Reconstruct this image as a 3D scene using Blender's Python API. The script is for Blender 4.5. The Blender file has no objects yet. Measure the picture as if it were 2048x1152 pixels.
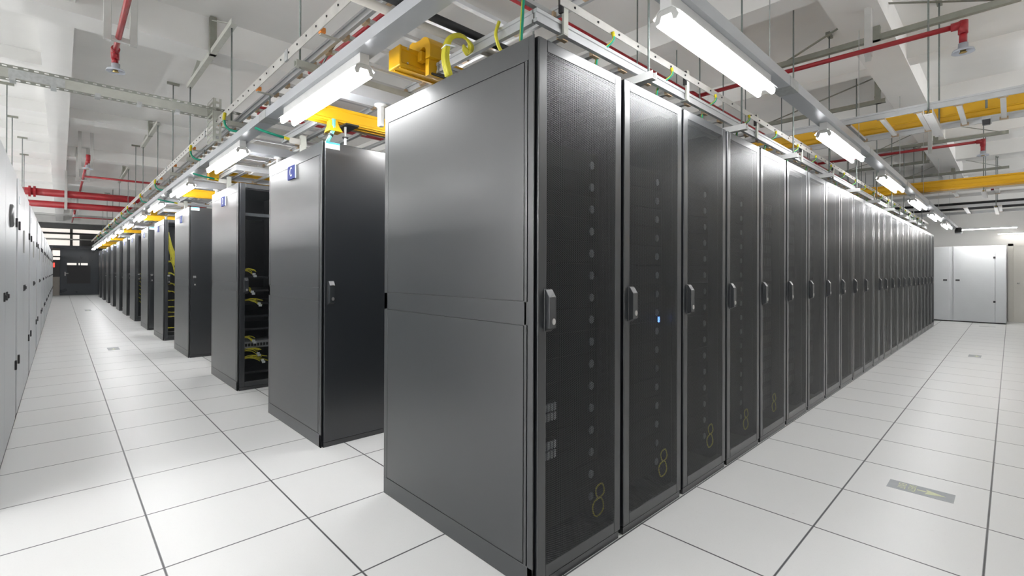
import bpy, math, random
from mathutils import Matrix, Vector
random.seed(7)
S = bpy.context.scene
COL = S.collection
R = math.radians

# ------------------------------------------------------------------ camera
YAW, PITCH, ROLL = R(43.579), R(0.2014), R(0.1982)
H = 1.2613
fw = Vector((math.sin(YAW), math.cos(YAW), 0)); rt = Vector((math.cos(YAW), -math.sin(YAW), 0)); up = Vector((0, 0, 1))
f2 = fw * math.cos(PITCH) + up * math.sin(PITCH); u2 = up * math.cos(PITCH) - fw * math.sin(PITCH)
r3 = rt * math.cos(ROLL) + u2 * math.sin(ROLL); u3 = u2 * math.cos(ROLL) - rt * math.sin(ROLL)
cd = bpy.data.cameras.new('camera'); cam = bpy.data.objects.new('camera', cd); COL.objects.link(cam)
M4 = Matrix((r3, u3, -f2)).transposed().to_4x4(); M4.translation = Vector((0, 0, H)); cam.matrix_world = M4
cd.sensor_width = 36.0; cd.lens = 949.1 / 2048 * 36; cd.shift_y = -34.8 / 2048; cd.clip_start = 0.02; cd.clip_end = 200
S.camera = cam

# ------------------------------------------------------------------ world, exposure
W = bpy.data.worlds.new('world'); S.world = W; W.use_nodes = True
W.node_tree.nodes['Background'].inputs[0].default_value = (1, 1, 1, 1)
W.node_tree.nodes['Background'].inputs[1].default_value = 0.0
S.view_settings.view_transform = 'Standard'; S.view_settings.look = 'None'
S.view_settings.exposure = 0.0; S.view_settings.gamma = 1.0
TUBE = 71.0            # brightness of the fluorescent tubes
try:
    S.cycles.use_denoising = True
    S.cycles.max_bounces = 8; S.cycles.diffuse_bounces = 5; S.cycles.glossy_bounces = 4; S.cycles.transparent_max_bounces = 8
    S.cycles.sample_clamp_indirect = 4.0; S.cycles.caustics_reflective = False; S.cycles.caustics_refractive = False
    S.cycles.use_light_tree = True
except Exception:
    pass

# ------------------------------------------------------------------ materials
MATS = {}
def mat(name, col, rough=0.5, metal=0.0, var=0.06, scale=6.0, bump=0.0, bscale=300.0, emit=None, spec=0.5, rvar=0.06):
    m = bpy.data.materials.new(name); m.use_nodes = True; MATS[name] = m
    nt = m.node_tree; b = nt.nodes['Principled BSDF']
    b.inputs['Roughness'].default_value = rough; b.inputs['Metallic'].default_value = metal
    b.inputs['Specular IOR Level'].default_value = spec
    tc = nt.nodes.new('ShaderNodeTexCoord'); n = nt.nodes.new('ShaderNodeTexNoise')
    n.inputs['Scale'].default_value = scale; n.inputs['Detail'].default_value = 4
    nt.links.new(tc.outputs['Object'], n.inputs['Vector'])
    mr = nt.nodes.new('ShaderNodeMapRange'); mr.inputs['From Min'].default_value = 0.3; mr.inputs['From Max'].default_value = 0.7
    mr.inputs['To Min'].default_value = 1 - var; mr.inputs['To Max'].default_value = 1 + var
    nt.links.new(n.outputs['Fac'], mr.inputs['Value'])
    vm = nt.nodes.new('ShaderNodeVectorMath'); vm.operation = 'SCALE'; vm.inputs[0].default_value = col
    nt.links.new(mr.outputs[0], vm.inputs['Scale']); nt.links.new(vm.outputs[0], b.inputs['Base Color'])
    m2 = nt.nodes.new('ShaderNodeMapRange'); m2.inputs['From Min'].default_value = 0.3; m2.inputs['From Max'].default_value = 0.7
    m2.inputs['To Min'].default_value = max(0.02, rough - rvar); m2.inputs['To Max'].default_value = min(1, rough + rvar)
    nt.links.new(n.outputs['Fac'], m2.inputs['Value']); nt.links.new(m2.outputs[0], b.inputs['Roughness'])
    if bump:
        nb = nt.nodes.new('ShaderNodeTexNoise'); nb.inputs['Scale'].default_value = bscale
        nt.links.new(tc.outputs['Object'], nb.inputs['Vector'])
        bp = nt.nodes.new('ShaderNodeBump'); bp.inputs['Strength'].default_value = bump; bp.inputs['Distance'].default_value = 0.001
        nt.links.new(nb.outputs['Fac'], bp.inputs['Height']); nt.links.new(bp.outputs[0], b.inputs['Normal'])
    if emit:
        b.inputs['Emission Color'].default_value = (*emit[0], 1); b.inputs['Emission Strength'].default_value = emit[1]
    return m

mat('rack_black', (0.010, 0.0122, 0.0148), 0.36, 0, 0.05, 2.0, 0.05, 900, spec=0.7, rvar=0.005)
b_ = MATS['rack_black'].node_tree.nodes['Principled BSDF']; b_.inputs['Coat Weight'].default_value = 0.5; b_.inputs['Coat Roughness'].default_value = 0.24
mat('rack_inner', (0.010, 0.011, 0.012), 0.6, 0, 0.1, 5)
mat('server_black', (0.0025, 0.0027, 0.003), 0.6, 0, 0.1, 8, spec=0.12)
mat('bay_dark', (0.02, 0.021, 0.023), 0.5, 0, 0.1, 8, spec=0.3)
mat('badge_grey', (0.20, 0.22, 0.24), 0.4, 0.3, 0.15, 90)
mat('switch_grey', (0.33, 0.35, 0.36), 0.5, 0, 0.1, 30)
mat('chrome', (0.62, 0.61, 0.59), 0.34, 1.0, 0.03, 20)
mat('white_powder', (0.62, 0.64, 0.65), 0.32, 0, 0.015, 3, spec=0.5, rvar=0.004)
mat('crac_grey', (0.66, 0.68, 0.70), 0.5, 0, 0.02, 3, spec=0.35)
mat('black_plastic', (0.02, 0.02, 0.022), 0.5, 0, 0.1, 20)
mat('ceiling_paint', (0.90, 0.895, 0.875), 0.85, 0, 0.035, 1.3, spec=0.2)
mat('wall_paint', (0.82, 0.815, 0.80), 0.8, 0, 0.02, 1.3, spec=0.2)
mat('door_cream', (0.82, 0.80, 0.75), 0.6, 0, 0.02, 2, spec=0.3)
mat('disc_grey', (0.20, 0.20, 0.20), 0.35, 0.5, 0.05, 12)
mat('aluminium', (0.60, 0.61, 0.62), 0.42, 0.55, 0.05, 12)
mat('trunk_grey', (0.58, 0.60, 0.63), 0.36, 0.25, 0.03, 5)
mat('grey_paint', (0.55, 0.55, 0.53), 0.5, 0.1, 0.05, 12)
mat('white_paint', (0.80, 0.80, 0.79), 0.4, 0, 0.03, 12)
mat('olive_steel', (0.27, 0.275, 0.235), 0.5, 0.2, 0.10, 14)
mat('pale_steel', (0.52, 0.53, 0.48), 0.5, 0.1, 0.08, 14)
mat('rod_zinc', (0.23, 0.26, 0.25), 0.45, 0.5, 0.15, 60, 0.3, 700)
mat('galvanised', (0.52, 0.54, 0.54), 0.4, 0.5, 0.14, 30)
mat('tinned_bar', (0.60, 0.59, 0.56), 0.38, 0.35, 0.12, 9)
mat('yellow_duct', (0.72, 0.40, 0.010), 0.42, 0, 0.05, 5, spec=0.45)
mat('yellow_cable', (0.66, 0.60, 0.04), 0.5, 0, 0.08, 20)
mat('aqua_cable', (0.20, 0.62, 0.52), 0.5, 0, 0.08, 20)
mat('green_wire', (0.0, 0.24, 0.15), 0.45, 0, 0.08, 20)
mat('yellow_sleeve', (0.62, 0.52, 0.01), 0.45, 0, 0.08, 20)
mat('orange_plastic', (0.75, 0.26, 0.045), 0.5, 0, 0.08, 20)
mat('pink_clip', (0.46, 0.34, 0.22), 0.5, 0, 0.08, 20)
mat('red_pipe', (0.27, 0.008, 0.014), 0.4, 0, 0.12, 9)
mat('shield_grey', (0.55, 0.58, 0.64), 0.45, 0.1, 0.04, 9)
mat('brass', (0.45, 0.33, 0.12), 0.35, 0.9, 0.1, 20)
mat('black_cable', (0.012, 0.013, 0.015), 0.55, 0, 0.1, 20)
mat('white_cable', (0.72, 0.68, 0.62), 0.55, 0, 0.05, 20)
mat('plate_blue', (0.045, 0.06, 0.24), 0.7, 0, 0.04, 20, spec=0.15)
mat('label_white', (0.80, 0.86, 0.88), 0.5, 0, 0.02, 20)
mat('label_blue', (0.10, 0.52, 0.78), 0.5, 0, 0.02, 20)
mat('sticker_grey', (0.33, 0.35, 0.365), 0.45, 0, 0.10, 14)
mat('sticker_glow', (0.62, 0.66, 0.42), 0.5, 0, 0.06, 30)
mat('partition_dark', (0.035, 0.042, 0.052), 0.32, 0, 0.05, 3)
mat('dark_beam', (0.10, 0.10, 0.10), 0.7, 0, 0.08, 3)
mat('tube_light', (0.9, 0.9, 0.9), 0.4, 0, 0.0, 3, emit=((0.985, 0.99, 1.0), TUBE))
mat('tube_bright', (0.9, 0.9, 0.9), 0.4, 0, 0.0, 3, emit=((0.985, 0.99, 1.0), TUBE * 3.0))  # boosted tubes for the added unseen fittings, to brighten the ceiling
mat('tube_strip', (0.9, 0.9, 0.9), 0.4, 0, 0.0, 3, emit=((1.0, 0.985, 0.96), TUBE * 1.9))
mat('strip_glow', (0.9, 0.9, 0.9), 0.4, 0, 0.0, 3, emit=((1.0, 0.96, 0.88), 11.0))
mat('far_window', (0.9, 0.9, 0.9), 0.4, 0, 0.12, 1.5, emit=((1.0, 0.93, 0.84), 0.85))
mat('led_blue', (0.05, 0.1, 0.6), 0.4, 0, 0.0, 3, emit=((0.12, 0.28, 1.0), 6.0))
mat('led_green', (0.1, 0.5, 0.05), 0.4, 0, 0.0, 3, emit=((0.25, 0.9, 0.1), 1.6))
mat('led_red', (0.6, 0.05, 0.03), 0.4, 0, 0.0, 3, emit=((1.0, 0.07, 0.05), 1.8))
mat('far_room', (0.50, 0.46, 0.41), 0.7, 0, 0.05, 2)

def math_node(nt, op, a, b=None):
    n = nt.nodes.new('ShaderNodeMath'); n.operation = op
    for i, v in enumerate((a, b)):
        if v is None: continue
        if isinstance(v, (int, float)): n.inputs[i].default_value = v
        else: nt.links.new(v, n.inputs[i])
    return n.outputs[0]

def perforated(name, rr):
    m = mat(name, (0.010, 0.0120, 0.0140), 0.38, 0, 0.03, 2.0, spec=0.6, rvar=0.005)
    nt = m.node_tree; b = nt.nodes['Principled BSDF']; out = nt.nodes['Material Output']
    tc = nt.nodes.new('ShaderNodeTexCoord'); sx = nt.nodes.new('ShaderNodeSeparateXYZ'); nt.links.new(tc.outputs['Object'], sx.inputs[0])
    A, B = 0.01334, 0.0077
    def lat(off):
        x = math_node(nt, 'SUBTRACT', math_node(nt, 'FLOORED_MODULO', math_node(nt, 'ADD', sx.outputs[0], off * A), A), A / 2)
        z = math_node(nt, 'SUBTRACT', math_node(nt, 'FLOORED_MODULO', math_node(nt, 'ADD', sx.outputs[2], off * B), B), B / 2)
        return math_node(nt, 'ADD', math_node(nt, 'MULTIPLY', x, x), math_node(nt, 'MULTIPLY', z, z))
    d = math_node(nt, 'MINIMUM', lat(0.0), lat(0.5))
    hole = math_node(nt, 'LESS_THAN', d, rr * rr)
    tr = nt.nodes.new('ShaderNodeBsdfTransparent'); mx = nt.nodes.new('ShaderNodeMixShader')
    nt.links.new(hole, mx.inputs[0]); nt.links.new(b.outputs[0], mx.inputs[1]); nt.links.new(tr.outputs[0], mx.inputs[2])
    nt.links.new(mx.outputs[0], out.inputs[0])
perforated('perforated_black', 0.00315)
perforated('perforated_open', 0.00355)

def floor_material():
    m = mat('floor_tile', (0.76, 0.76, 0.75), 0.34, 0, 0.012, 1.5, spec=0.4, rvar=0.02)
    nt = m.node_tree; b = nt.nodes['Principled BSDF']
    tc = nt.nodes.new('ShaderNodeTexCoord'); sx = nt.nodes.new('ShaderNodeSeparateXYZ'); nt.links.new(tc.outputs['Object'], sx.inputs[0])
    T = 0.6
    def edge(o, off):
        v = math_node(nt, 'FLOORED_MODULO', math_node(nt, 'SUBTRACT', o, off), T)
        return math_node(nt, 'MINIMUM', v, math_node(nt, 'SUBTRACT', T, v))
    d = math_node(nt, 'MINIMUM', edge(sx.outputs[0], 0.3254), edge(sx.outputs[1], 0.0790))
    dirt = nt.nodes.new('ShaderNodeTexNoise'); dirt.inputs['Scale'].default_value = 9.0; nt.links.new(tc.outputs['Object'], dirt.inputs['Vector'])
    wid = math_node(nt, 'ADD', math_node(nt, 'MULTIPLY', dirt.outputs['Fac'], 0.0022), 0.0012)
    seam = math_node(nt, 'LESS_THAN', d, wid)
    trim = math_node(nt, 'LESS_THAN', d, 0.0046)
    spk = nt.nodes.new('ShaderNodeTexNoise'); spk.inputs['Scale'].default_value = 190; spk.inputs['Detail'].default_value = 2; nt.links.new(tc.outputs['Object'], spk.inputs['Vector'])
    sp = nt.nodes.new('ShaderNodeMapRange'); sp.inputs['From Min'].default_value = 0.60; sp.inputs['From Max'].default_value = 0.72
    sp.inputs['To Min'].default_value = 0.0; sp.inputs['To Max'].default_value = 0.10; nt.links.new(spk.outputs['Fac'], sp.inputs['Value'])
    sc = nt.nodes.new('ShaderNodeTexNoise'); sc.inputs['Scale'].default_value = 16; sc.inputs['Detail'].default_value = 8; sc.inputs['Distortion'].default_value = 2.5
    nt.links.new(tc.outputs['Object'], sc.inputs['Vector'])
    sm = nt.nodes.new('ShaderNodeMapRange'); sm.inputs['From Min'].default_value = 0.70; sm.inputs['From Max'].default_value = 0.78
    sm.inputs['To Min'].default_value = 0.0; sm.inputs['To Max'].default_value = 0.14; nt.links.new(sc.outputs['Fac'], sm.inputs['Value'])
    base = b.inputs['Base Color'].links[0].from_socket
    def mixc(fac, c1, c2):
        n = nt.nodes.new('ShaderNodeMix'); n.data_type = 'RGBA'; nt.links.new(fac, n.inputs[0])
        for s, v in ((6, c1), (7, c2)):
            if isinstance(v, tuple): n.inputs[s].default_value = v
            else: nt.links.new(v, n.inputs[s])
        return n.outputs[2]
    c = mixc(sp.outputs[0], base, (0.35, 0.34, 0.32, 1))
    c = mixc(sm.outputs[0], c, (0.25, 0.24, 0.22, 1))
    c = mixc(trim, c, (0.20, 0.20, 0.21, 1))
    c = mixc(seam, c, (0.035, 0.035, 0.038, 1))
    nt.links.new(c, b.inputs['Base Color'])
floor_material()

# ------------------------------------------------------------------ mesh tools
class MB:
    def __init__(s): s.v = []; s.f = []
    def box(s, x0, x1, y0, y1, z0, z1):
        if x0 > x1: x0, x1 = x1, x0
        if y0 > y1: y0, y1 = y1, y0
        if z0 > z1: z0, z1 = z1, z0
        n = len(s.v)
        s.v += [(x0, y0, z0), (x1, y0, z0), (x1, y1, z0), (x0, y1, z0), (x0, y0, z1), (x1, y0, z1), (x1, y1, z1), (x0, y1, z1)]
        s.f += [tuple(n + i for i in q) for q in ((0, 3, 2, 1), (4, 5, 6, 7), (0, 1, 5, 4), (1, 2, 6, 5), (2, 3, 7, 6), (3, 0, 4, 7))]
        return s
    def loft(s, rings, caps=True, closed=True):
        n0 = len(s.v); k = len(rings[0])
        for r in rings: s.v += [tuple(p) for p in r]
        for i in range(len(rings) - 1):
            a, b = n0 + i * k, n0 + (i + 1) * k
            for j in range(k if closed else k - 1):
                j2 = (j + 1) % k
                s.f.append((a + j, a + j2, b + j2, b + j))
        if caps and closed:
            s.f.append(tuple(n0 + j for j in reversed(range(k)))); e = n0 + (len(rings) - 1) * k
            s.f.append(tuple(e + j for j in range(k)))
        return s
    def tube(s, pts, r, n=8, caps=True):
        pts = [Vector(p) for p in pts]; rings = []; prev = None
        for i, p in enumerate(pts):
            t = (pts[min(i + 1, len(pts) - 1)] - pts[max(i - 1, 0)]).normalized()
            if prev is None:
                a = Vector((0, 0, 1)) if abs(t.z) < 0.9 else Vector((1, 0, 0))
                u = t.cross(a).normalized()
            else:
                u = (prev - t * prev.dot(t)).normalized()
            prev = u; w = t.cross(u); rad = r[i] if isinstance(r, (list, tuple)) else r
            rings.append([p + (u * math.cos(2 * math.pi * j / n) + w * math.sin(2 * math.pi * j / n)) * rad for j in range(n)])
        return s.loft(rings, caps)
    def prism(s, prof, axis, a0, a1):
        def P(u, v, a): return (a, u, v) if axis == 'x' else ((u, a, v) if axis == 'y' else (u, v, a))
        return s.loft([[P(u, v, a0) for u, v in prof], [P(u, v, a1) for u, v in prof]])
    def lathe(s, c, prof, n=16):
        return s.loft([[(c[0] + r * math.cos(2 * math.pi * j / n), c[1] + r * math.sin(2 * math.pi * j / n), c[2] + z) for j in range(n)] for r, z in prof])
    def bar(s, p, q, w, t, side=(0, 0, 1)):
        p = Vector(p); q = Vector(q); d = (q - p).normalized(); u = d.cross(Vector(side))
        if u.length < 1e-4: u = d.cross(Vector((1, 0, 0)))
        u.normalize(); v = u.cross(d)
        return s.loft([[c + u * (a * w / 2) + v * (b * t / 2) for a, b in ((-1, -1), (1, -1), (1, 1), (-1, 1))] for c in (p, q)])
    def mesh(s, name, m, off=(0, 0, 0), smooth=False):
        me = bpy.data.meshes.new(name)
        me.from_pydata([(x - off[0], y - off[1], z - off[2]) for x, y, z in s.v], [], s.f)
        me.materials.append(MATS[m]); 
        import bmesh
        bm = bmesh.new(); bm.from_mesh(me); bmesh.ops.recalc_face_normals(bm, faces=bm.faces); bm.to_mesh(me); bm.free()
        if smooth: me.polygons.foreach_set('use_smooth', [True] * len(me.polygons))
        me.update(); return me
    def build(s, name, m, parent=None, bevel=0.0, smooth=False, org=None):
        """one mesh object; vertices given in world space when parent/org has a location"""
        off = world_of(parent) if parent is not None else Vector(org or (0, 0, 0))
        o = bpy.data.objects.new(name, s.mesh(name, m, off, smooth)); COL.objects.link(o)
        if parent is not None: o.parent = parent
        else: o.location = off
        if bevel:
            b = o.modifiers.new('bevel', 'BEVEL'); b.width = bevel; b.segments = 2; b.limit_method = 'ANGLE'
            b.use_clamp_overlap = True
        return o

def smooth(pts, n=6):
    P = [Vector(p) for p in pts]; P = [P[0] * 2 - P[1]] + P + [P[-1] * 2 - P[-2]]; out = []
    for i in range(1, len(P) - 2):
        for k in range(n):
            t = k / n; a, b, c, d = P[i - 1], P[i], P[i + 1], P[i + 2]
            out.append(((b * 2) + (c - a) * t + (a * 2 - b * 5 + c * 4 - d) * t * t + (b * 3 - a - c * 3 + d) * t ** 3) * .5)
    return out + [P[-2]]
def world_of(o):
    v = Vector((0, 0, 0))
    while o is not None: v += Vector(o.location); o = o.parent
    return v
def tag(o, label, cat, group=None, kind=None):
    if label: o['label'] = label
    if cat: o['category'] = cat
    if group: o['group'] = group
    if kind: o['kind'] = kind
    return o
def thing(name, loc, label, cat, group=None):
    o = bpy.data.objects.new(name, None); COL.objects.link(o); o.location = loc; o.empty_display_size = 0.1
    return tag(o, label, cat, group)
def struct(o): o['kind'] = 'structure'; return o
def kids(o): return [c for c in ALLKIDS.get(o.name, [])]
def copy_tree(o, parent=None, loc=None):
    c = o.copy(); COL.objects.link(c)
    if parent is not None: c.parent = parent
    if loc is not None: c.location = loc
    for ch in list(o.children): copy_tree(ch, c)
    return c
ORD = ['first', 'second', 'third', 'fourth', 'fifth', 'sixth', 'seventh', 'eighth', 'ninth', 'tenth', 'eleventh', 'twelfth', 'thirteenth', 'fourteenth',
       'fifteenth', 'sixteenth', 'seventeenth', 'eighteenth', 'nineteenth', 'twentieth', 'twenty-first', 'twenty-second', 'twenty-third', 'twenty-fourth',
       'twenty-fifth', 'twenty-sixth', 'twenty-seventh', 'twenty-eighth', 'twenty-ninth', 'thirtieth']

_glyph = {}
def text_mesh(txt, size, m, extrude=0.0006):
    key = (txt, size, m)
    if key not in _glyph:
        cu = bpy.data.curves.new('lettering', 'FONT'); cu.body = txt; cu.size = size; cu.extrude = extrude; cu.align_x = 'CENTER'; cu.align_y = 'CENTER'
        ob = bpy.data.objects.new('lettering', cu); COL.objects.link(ob); bpy.context.view_layer.update()
        me = bpy.data.meshes.new_from_object(ob.evaluated_get(bpy.context.evaluated_depsgraph_get()))
        bpy.data.objects.remove(ob); me.materials.clear(); me.materials.append(MATS[m]); _glyph[key] = me
    return _glyph[key]
def text(name, txt, size, m, parent, loc, rot, scale=(1, 1, 1)):
    o = bpy.data.objects.new(name, text_mesh(txt, size, m)); COL.objects.link(o); o.parent = parent
    o.location = Vector(loc) - world_of(parent); o.rotation_euler = rot; o.scale = scale
    return o

# ------------------------------------------------------------------ the room
X0, X1, Y0, Y1, ZC = -6.0, 18.25, -6.0, 35.2, 3.87
struct(MB().box(X0 - .2, X1 + .2, Y0 - .2, Y1 + .2, -0.2, 0).build('floor', 'floor_tile'))
struct(MB().box(X0 - .2, X1 + .2, Y0 - .2, Y1 + .2, ZC, ZC + .2).build('ceiling', 'ceiling_paint'))
struct(MB().box(X0 - .2, X0, Y0, Y1, 0, ZC).build('wall_left', 'wall_paint'))
struct(MB().box(X1, X1 + .2, Y0, Y1, 0, ZC).build('wall_right', 'wall_paint'))
struct(MB().box(X0, X1, Y0 - .2, Y0, 0, ZC).build('wall_front', 'wall_paint'))
struct(MB().box(X0, X1, Y1, Y1 + .2, 0, ZC).build('wall_back', 'far_room'))
BEAMX = [0.78, 5.68, 10.35, 13.60, 17.9, 22.4, 26.9, 31.2]
BZ = [3.58, 3.53, 3.71, 3.66, 3.66, 3.62, 3.60, 3.55]
BEAMY = [-0.165, 2.28, 4.46, 6.66, 8.86, 11.06, 13.26, 15.46]
for k, y in enumerate(BEAMX):
    struct(MB().box(X0, X1, y, y + 0.35, BZ[k], ZC).build('ceiling_beam', 'ceiling_paint'))
for k, x in enumerate(BEAMY):
    struct(MB().box(x, x + 0.25, Y0, Y1, 3.60 if k else 3.62, ZC).build('ceiling_beam', 'ceiling_paint'))
for y in (3.2, 8.0, 12.0, 15.6, 20.0, 24.6, 29):
    struct(MB().box(X0, BEAMY[0], y, y + 0.12, 3.72, ZC).build('ceiling_beam', 'ceiling_paint'))

struct(MB().box(-1.2, X1, -2.0, -1.88, 0, 2.76).build('wall_or_light_screen', 'wall_paint'))  # added screen out of view, keeps direct light off racks and floor
struct(MB().box(-1.30, -1.20, 3.62, 33.4, 0, 2.05).build('wall_or_light_screen', 'wall_paint'))  # added screen, stops light streaks through the gaps between cabinets
# far end: dark partition with a door, bright windows above it
PY = 33.5
struct(MB().box(-0.02, 0.13, PY, PY + .12, 0, 2.42).build('trim_1', 'partition_dark'))
dr = struct(MB().box(0.13, 1.42, PY + .02, PY + .09, 0.0, 2.42).build('door_1', 'partition_dark'))
MB().box(0.245, 1.15, PY + .005, PY + .02, 0.60, 1.53).build('glass_panel', 'black_plastic', dr)
MB().box(0.245, 0.605, PY + .004, PY + .02, 1.555, 1.66).build('view_slot', 'far_window', dr)
MB().box(0.68, 0.74, PY + .004, PY + .02, 1.555, 1.66).build('view_slot', 'far_window', dr)
MB().box(0.78, 1.04, PY + .004, PY + .02, 1.555, 1.66).build('view_slot', 'far_window', dr)
h = MB().box(0.155, 0.195, PY - .02, PY + .02, 1.0, 1.2); h.tube([(0.175, PY - .05, 1.13), (0.30, PY - .05, 1.13)], 0.018); h.tube([(0.175, PY, 1.13), (0.175, PY - .05, 1.13)], 0.014)
h.build('door_handle', 'chrome', dr)
struct(MB().box(1.42, 9.0, PY, PY + .12, 0, 2.36).build('wall_or_light_screen', 'partition_dark'))
struct(MB().box(-0.42, 9.0, PY - .02, PY + .14, 2.42, 2.56).build('trim_2', 'partition_dark'))
struct(MB().box(-0.42, -0.30, PY, PY + .12, 0, 2.42).build('trim_3', 'dark_beam'))
struct(MB().box(-0.30, -0.02, PY + .05, PY + .07, 0.0, 0.95).build('window_1', 'far_room'))
struct(MB().box(-0.30, -0.02, PY + .05, PY + .07, 0.95, 1.82).build('window_2', 'dark_beam'))
struct(MB().box(-0.30, -0.02, PY + .05, PY + .07, 1.82, 2.30).build('window_3', 'far_window'))
struct(MB().box(-0.30, -0.02, PY + .03, PY + .06, 1.95, 2.02).build('trim_4', 'dark_beam'))
struct(MB().box(X0, X1, PY - 2.0, PY - 1.7, 3.30, ZC).build('ceiling_beam', 'dark_beam'))
WZ = [(2.56, 2.86), (2.94, 3.15), (3.24, 3.52)]
wn = 4
for z0, z1 in WZ:
    for xa, xb in ((-0.75, 0.35), (0.46, 0.72 if z0 < 3.2 else 2.3)):
        struct(MB().box(xa, xb, PY + .5, PY + .52, z0, z1).build('window_%d' % wn, 'far_window')); wn += 1
struct(MB().box(X0, X1, PY + .56, PY + .60, 2.5, ZC).build('wall_upper', 'dark_beam'))
struct(MB().box(0.36, 0.46, PY + .3, PY + .42, 2.56, ZC).build('trim_5', 'dark_beam'))
struct(MB().box(X0, 4, PY + .2, PY + .3, 3.16, 3.24).build('trim_6', 'black_plastic'))
struct(MB().box(X0, 4, PY + .2, PY + .3, 2.87, 2.93).build('trim_7', 'grey_paint'))
es = thing('exit_display', (-0.25, PY - .02, 1.42), 'small red lit sign beside the dark door at the far aisle end', 'sign')
MB().box(-0.275, -0.205, PY - .03, PY, 1.42, 1.69).build('housing', 'black_plastic', es)
MB().box(-0.27, -0.21, PY - .035, PY - .03, 1.44, 1.67).build('display', 'led_red', es)

# right hand end: door in the far wall
d2 = struct(MB().box(X1 - .03, X1, -1.05, -0.05, 0, 2.0).build('door_2', 'door_cream', None, 0.004))
MB().lathe((X1 - .05, -0.14, 1.0), [(0.001, 0), (.022, 0), (.022, .03), (.001, .03)], 12).build('door_knob', 'chrome', d2, smooth=False)
struct(MB().box(X1 - .05, X1, -0.05, 0.05, 0, 2.06).build('trim_8', 'door_cream'))
struct(MB().box(X1 - .05, X1, -1.15, 0.05, 2.0, 2.06).build('trim_9', 'door_cream'))

# ------------------------------------------------------------------ equipment racks
RW, RD, RH = 0.6, 1.19, 2.2
def rack_frame(w):
    b = MB(); t = 0.012; x0 = 0.006; x1 = w - 0.006
    for xa in (x0, x1 - t): b.box(xa, xa + t, 0.035, RD, 0.0, RH - .001)
    b.box(x0 + t, x1 - t, RD - .02, RD, 0.04, RH - .02)
    b.box(x0 + t, x1 - t, 0.035, RD, RH - .02, RH - .001)
    b.box(x0 + t, x1 - t, 0.003, RD, 0.0, 0.034)
    for xa in (x0 + t, x1 - t - .03): b.box(xa, xa + .03, 0.036, 0.07, 0.034, RH - .02)
    b.box(x0 + t, x1 - t, 0.036, 0.07, RH - .06, RH - .02)
    return b
def rack_skin():                      # the raised rim round the two side panels of an end rack
    b = MB(); a = -0.0; c = 0.006
    b.box(a, c, 0.035, RD, 2.107, RH); b.box(a, c, 0.010, RD + .0, 0.0, 0.094)
    b.box(a, c, 0.035, RD, 1.050, 1.144)
    b.box(a, c, 0.046, 0.060, 0.094, 2.107); b.box(a, c, 0.010, 0.040, 0.0, RH)
    b.box(a, c, RD - .035, RD, 0.094, 2.107)
    return b
def door_frame(w, z0=0.037, z1=2.197):
    xa, xb = 0.018, w - 0.006; ya, yb = 0.0, 0.032
    b = MB(); m = 0.050
    b.box(xa, xa + m, ya, yb, z0, z1); b.box(xb - m, xb, ya, yb, z0, z1)
    b.box(xa + m, xb - m, ya, yb, z0, z0 + .053); b.box(xa + m, xb - m, ya, yb, z1 - .050, z1)
    return b
def handle(x, z):
    b = MB(); w, hgt, d = 0.040, 0.165, 0.028
    pr = [(0.0, z), (-d, z + .012), (-d, z + hgt - .030), (-.008, z + hgt), (0, z + hgt)]
    b.prism(pr, 'x', x, x + w)
    b.box(x - .004, x + w + .002, -0.004, 0.0, z - .003, z + hgt + .003)
    return b
def lock(x, z):
    b = MB(); n = 14
    b.loft([[(x + .024 + .010 * math.cos(6.2832 * j / n), yy, z + .038 + .013 * math.sin(6.2832 * j / n)) for j in range(n)] for yy in (-.026, -.0305)])
    return b
def button(x, z):
    n = 12
    return MB().loft([[(x + .022 + .006 * math.cos(6.2832 * j / n), yy, z + .138 + .0025 * math.sin(6.2832 * j / n)) for j in range(n)] for yy in (-.018, -.0265)])
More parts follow.
